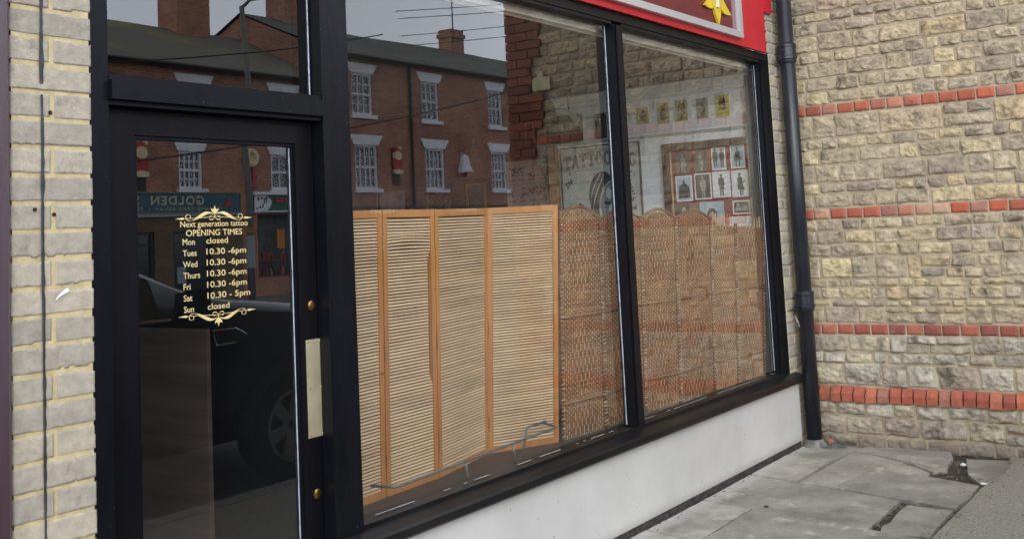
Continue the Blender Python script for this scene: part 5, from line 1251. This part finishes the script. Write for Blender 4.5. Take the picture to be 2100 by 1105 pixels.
# cables strung over the street
def cable(nm, lab, p, q, sag, r_=.014, lab_cat='cable'):
    p, q = Vector(p), Vector(q); m_ = MB(); m_.tube([p.lerp(q, t/16)-Vector((0, 0, sag*4*(t/16)*(1-t/16))) for t in range(17)], r_, 6); tag(m_.build(nm, BLKIRON), lab, 'cable', 'cables strung across the street')
cable('cable', 'sagging black cable crossing in front of the brown brick terrace', (9.0, -12, FZ(1.25)), (26.0, -12, FZ(4.75)), .35, .016)
cable('cable', 'black cable dropping across the mossy roof', (9.5, -12.5, FZ(3.0)), (17.0, -12.5, FZ(4.4)), .1)
for k, (a, b, lab) in enumerate([(9.3, 9.9, 'highest thin wire above the slate roof'), (9.0, 9.55, 'second thin wire above the slate roof'), (8.3, 8.9, 'third thin wire above the slate roof'), (7.9, 8.4, 'lowest thin wire above the slate roof')]):
    cable('cable', lab, (30.5, -24+.1*k, FZ(a-.6)), (44, -24+.1*k, FZ(b+1.4)), .05, .016)

# ------------------------------------------------------------------ parked car at the kerb (seen in the door glass)
CY_ = -3.82
car = thing('parked_car', 'dark navy off road car parked at the kerb behind the viewer', 'car', (3.8, CY_, -.11))
PAINT = mat('navy_car_paint', (.006, .009, .016, 1), .16, coat=.25, spec=.3)
CGL = glassmat('car_window_glass', tint=(.30, .33, .35, 1))
TYRE = mat('tyre_rubber', (.012, .012, .013, 1), .8); RIM = mat('alloy_rim', (.24, .245, .26, 1), .35, metallic=.3); CHR = mat('chrome_trim', (.8, .8, .82, 1), .12, metallic=1); PLAST = mat('black_plastic', (.012, .012, .013, 1), .6)
def itp(tab, x):
    for (a, b), (c, d) in zip(tab, tab[1:]):
        if a <= x <= c: return b+(d-b)*(x-a)/(c-a)
    return tab[0][1] if x < tab[0][0] else tab[-1][1]
TOP = [(1.32, 1.05), (1.36, 1.25), (1.46, 1.55), (1.62, 1.72), (2.0, 1.77), (2.8, 1.76), (3.4, 1.70), (4.0, 1.50), (4.52, 1.27), (4.66, 1.20), (5.3, 1.125), (5.8, 1.06), (6.05, .97), (6.16, .80), (6.18, .6)]
BELT = [(1.32, 1.04), (1.5, 1.10), (3.0, 1.10), (4.5, 1.11), (4.62, 1.12), (5.3, 1.06), (5.8, .99), (6.05, .90), (6.16, .76), (6.18, .58)]
HWT = [(1.32, .86), (1.5, .92), (2.2, .945), (5.2, .945), (5.8, .90), (6.1, .78), (6.18, .70)]
st_x = [1.32, 1.36, 1.46, 1.62, 1.80, 2.0, 2.3, 2.55, 2.62, 2.9, 3.2, 3.42, 3.5, 3.75, 4.0, 4.25, 4.52, 4.62, 4.85, 5.1, 5.35, 5.6, 5.8, 5.95, 6.05, 6.12, 6.16, 6.18]
def sect(x):
    tp, bl_, hw = itp(TOP, x), itp(BELT, x), itp(HWT, x); cab = 1.4 < x < 4.6; rw_ = hw-.10-.36*max(0, tp-1.1) if cab else hw-.09
    bot = .22
    return [(hw*.88, bot), (hw*.97, bot+.16), (hw, .62), (hw, bl_-.14), (hw-.02, bl_-.02), (hw-.035, bl_), (rw_+.03, max(bl_+.01, tp-.05)), (rw_-.05, max(bl_+.012, tp-.008)), (rw_*.5, tp+.012), (0, tp+.02)]
body = MB(); wins = MB()
def P3(x, s, q): return (x, CY_+s*q[0], q[1]-.0)
for s in (1, -1):
    for xa, xb in zip(st_x, st_x[1:]):
        A_, B_ = sect(xa), sect(xb)
        for k in range(9):
            tgt = wins if (k == 5 and ((1.62 <= xa < 2.55) or (2.62 <= xa < 3.42) or (3.5 <= xa < 4.25))) or (k in (7, 8) and 3.4 < xa < 4.52) else body
            tgt.face([P3(xa, s, A_[k]), P3(xb, s, B_[k]), P3(xb, s, B_[k+1]), P3(xa, s, A_[k+1])])
for xx in (st_x[0], st_x[-1]):
    c_ = sect(xx); body.face([P3(xx, 1, q) for q in c_]+[P3(xx, -1, q) for q in c_[:-1][::-1]])
bmesh.ops.remove_doubles(body.bm, verts=body.bm.verts, dist=.0005)
o = body.build('body', PAINT, car, smooth=True); wins.build('windows', CGL, car)
for p in o.data.polygons: p.use_smooth = True
m_ = MB(); m_.box(1.6, 4.3, CY_-.8, CY_+.8, .3, .95); m_.build('seats_and_cabin', BLK, car)
for sx in (2.35, 3.35):
    for sy in (CY_+.35, CY_-.35): 
        m_ = MB(); m_.hexa([(sx, sy-.25, .9), (sx+.16, sy-.25, .9), (sx+.16, sy+.25, .9), (sx, sy+.25, .9), (sx-.12, sy-.2, 1.45), (sx-.02, sy-.2, 1.45), (sx-.02, sy+.2, 1.45), (sx-.12, sy+.2, 1.45)]); m_.build('seat', BLK, car, bevel=.04)
for wx in (2.25, 5.31):
    for s in (1, -1):
        yy = CY_+s*.84; m_ = MB()
        prof = [(.22, -.115*s), (.34, -.115*s), (.365, -.08*s), (.365, .07*s), (.345, .105*s), (.25, .112*s), (.24, .09*s)]
        m_.lathe(prof, (wx, yy, .26), 'y', 36, caps=False); wl = m_.build('wheel', TYRE, car, smooth=False)
        m_ = MB(); m_.lathe([(.24, .088*s), (.245, .112*s), (.225, .113*s), (.215, .06*s), (.05, .03*s), (.04, .05*s)], (wx, yy, .26), 'y', 36, caps=False); 
        m_.build('rim', PLAST, wl)
        m_ = MB()
        for k in range(6):
            a = k*math.pi/3+.3; ca, sa_ = math.cos(a), math.sin(a); w1, w2 = .035, .05
            q = lambda rr, tt, dd: (wx+rr*ca-tt*sa_, yy+dd*s, .26+rr*sa_+tt*ca)
            m_.hexa([q(.03, -w1, .06), q(.225, -w2, .07), q(.225, w2, .07), q(.03, w1, .06), q(.03, -w1, .085), q(.225, -w2, .105), q(.225, w2, .105), q(.03, w1, .085)])
        m_.lathe([(.245, .09*s), (.25, .116*s), (.228, .118*s), (.226, .09*s)], (wx, yy, .26), 'y', 36, caps=False); m_.build('spokes', RIM, wl)
        m_ = MB(); n = 22
        ro, ri = .47, .40
        out = [(wx+ro*math.cos(math.pi*k/n), .26+ro*math.sin(math.pi*k/n)) for k in range(n+1)]+[(wx+ri*math.cos(math.pi*k/n), .26+ri*math.sin(math.pi*k/n)) for k in range(n, -1, -1)]
        for k in range(n): m_.hexa([(out[i_][0], yv, out[i_][1]) for yv in (CY_+s*.90, CY_+s*.965) for i_ in (k, k+1, 2*n+1-k-1, 2*n+1-k)])
        m_.build('wheel_arch', PLAST, car)
        m_ = MB(); m_.lathe([(.40, .085*s), (.40, .1057*s), (.372, .1057*s)], (wx, CY_+s*.842, .26), 'y', 36, caps=False); m_.build('arch_liner', PLAST, car)
for s in (1, -1):
    m_ = MB(); m_.box(1.65, 4.30, CY_+s*.93-.012, CY_+s*.93+.012, 1.078, 1.098); m_.build('window_trim', CHR, car, bevel=.004)
    g = lambda u, v, w, s=s: (u, CY_+s*(.946+w), v)
    vent = [(4.61, .985), (4.80, .985), (4.895, .935), (4.80, .89), (4.64, .885)]
    m_ = MB(); m_.prism(vent, g, -.01, .008); m_.build('wing_vent', PLAST, car)
    m_ = MB(); pts = [Vector(g(u, v, .009)) for u, v in vent]; m_.tube([pts[4], pts[0], pts[1], pts[2]], .006, 6); m_.tube([pts[4], pts[3]], .006, 6); m_.build('vent_trim', CHR, car)
    m_ = MB(); m_.hexa([(4.30, CY_+s*.96, 1.10), (4.48, CY_+s*.96, 1.10), (4.46, CY_+s*1.16, 1.12), (4.32, CY_+s*1.16, 1.12), (4.30, CY_+s*.98, 1.25), (4.42, CY_+s*.98, 1.25), (4.42, CY_+s*1.15, 1.27), (4.32, CY_+s*1.15, 1.27)]); m_.build('wing_mirror', PAINT, car, bevel=.03)
    m_ = MB(); m_.box(5.95, 6.12, CY_+s*.62-.14, CY_+s*.62+.14, .78, .92); m_.build('headlight', mat('lamp_lens', (.4, .42, .45, 1), .1, spec=.8), car, bevel=.02)
    for dx in (2.7, 3.75): m_ = MB(); m_.box(dx, dx+.2, CY_+s*.945-.014, CY_+s*.945+.022, .93, .965); m_.build('door_handle', PAINT, car, bevel=.008)
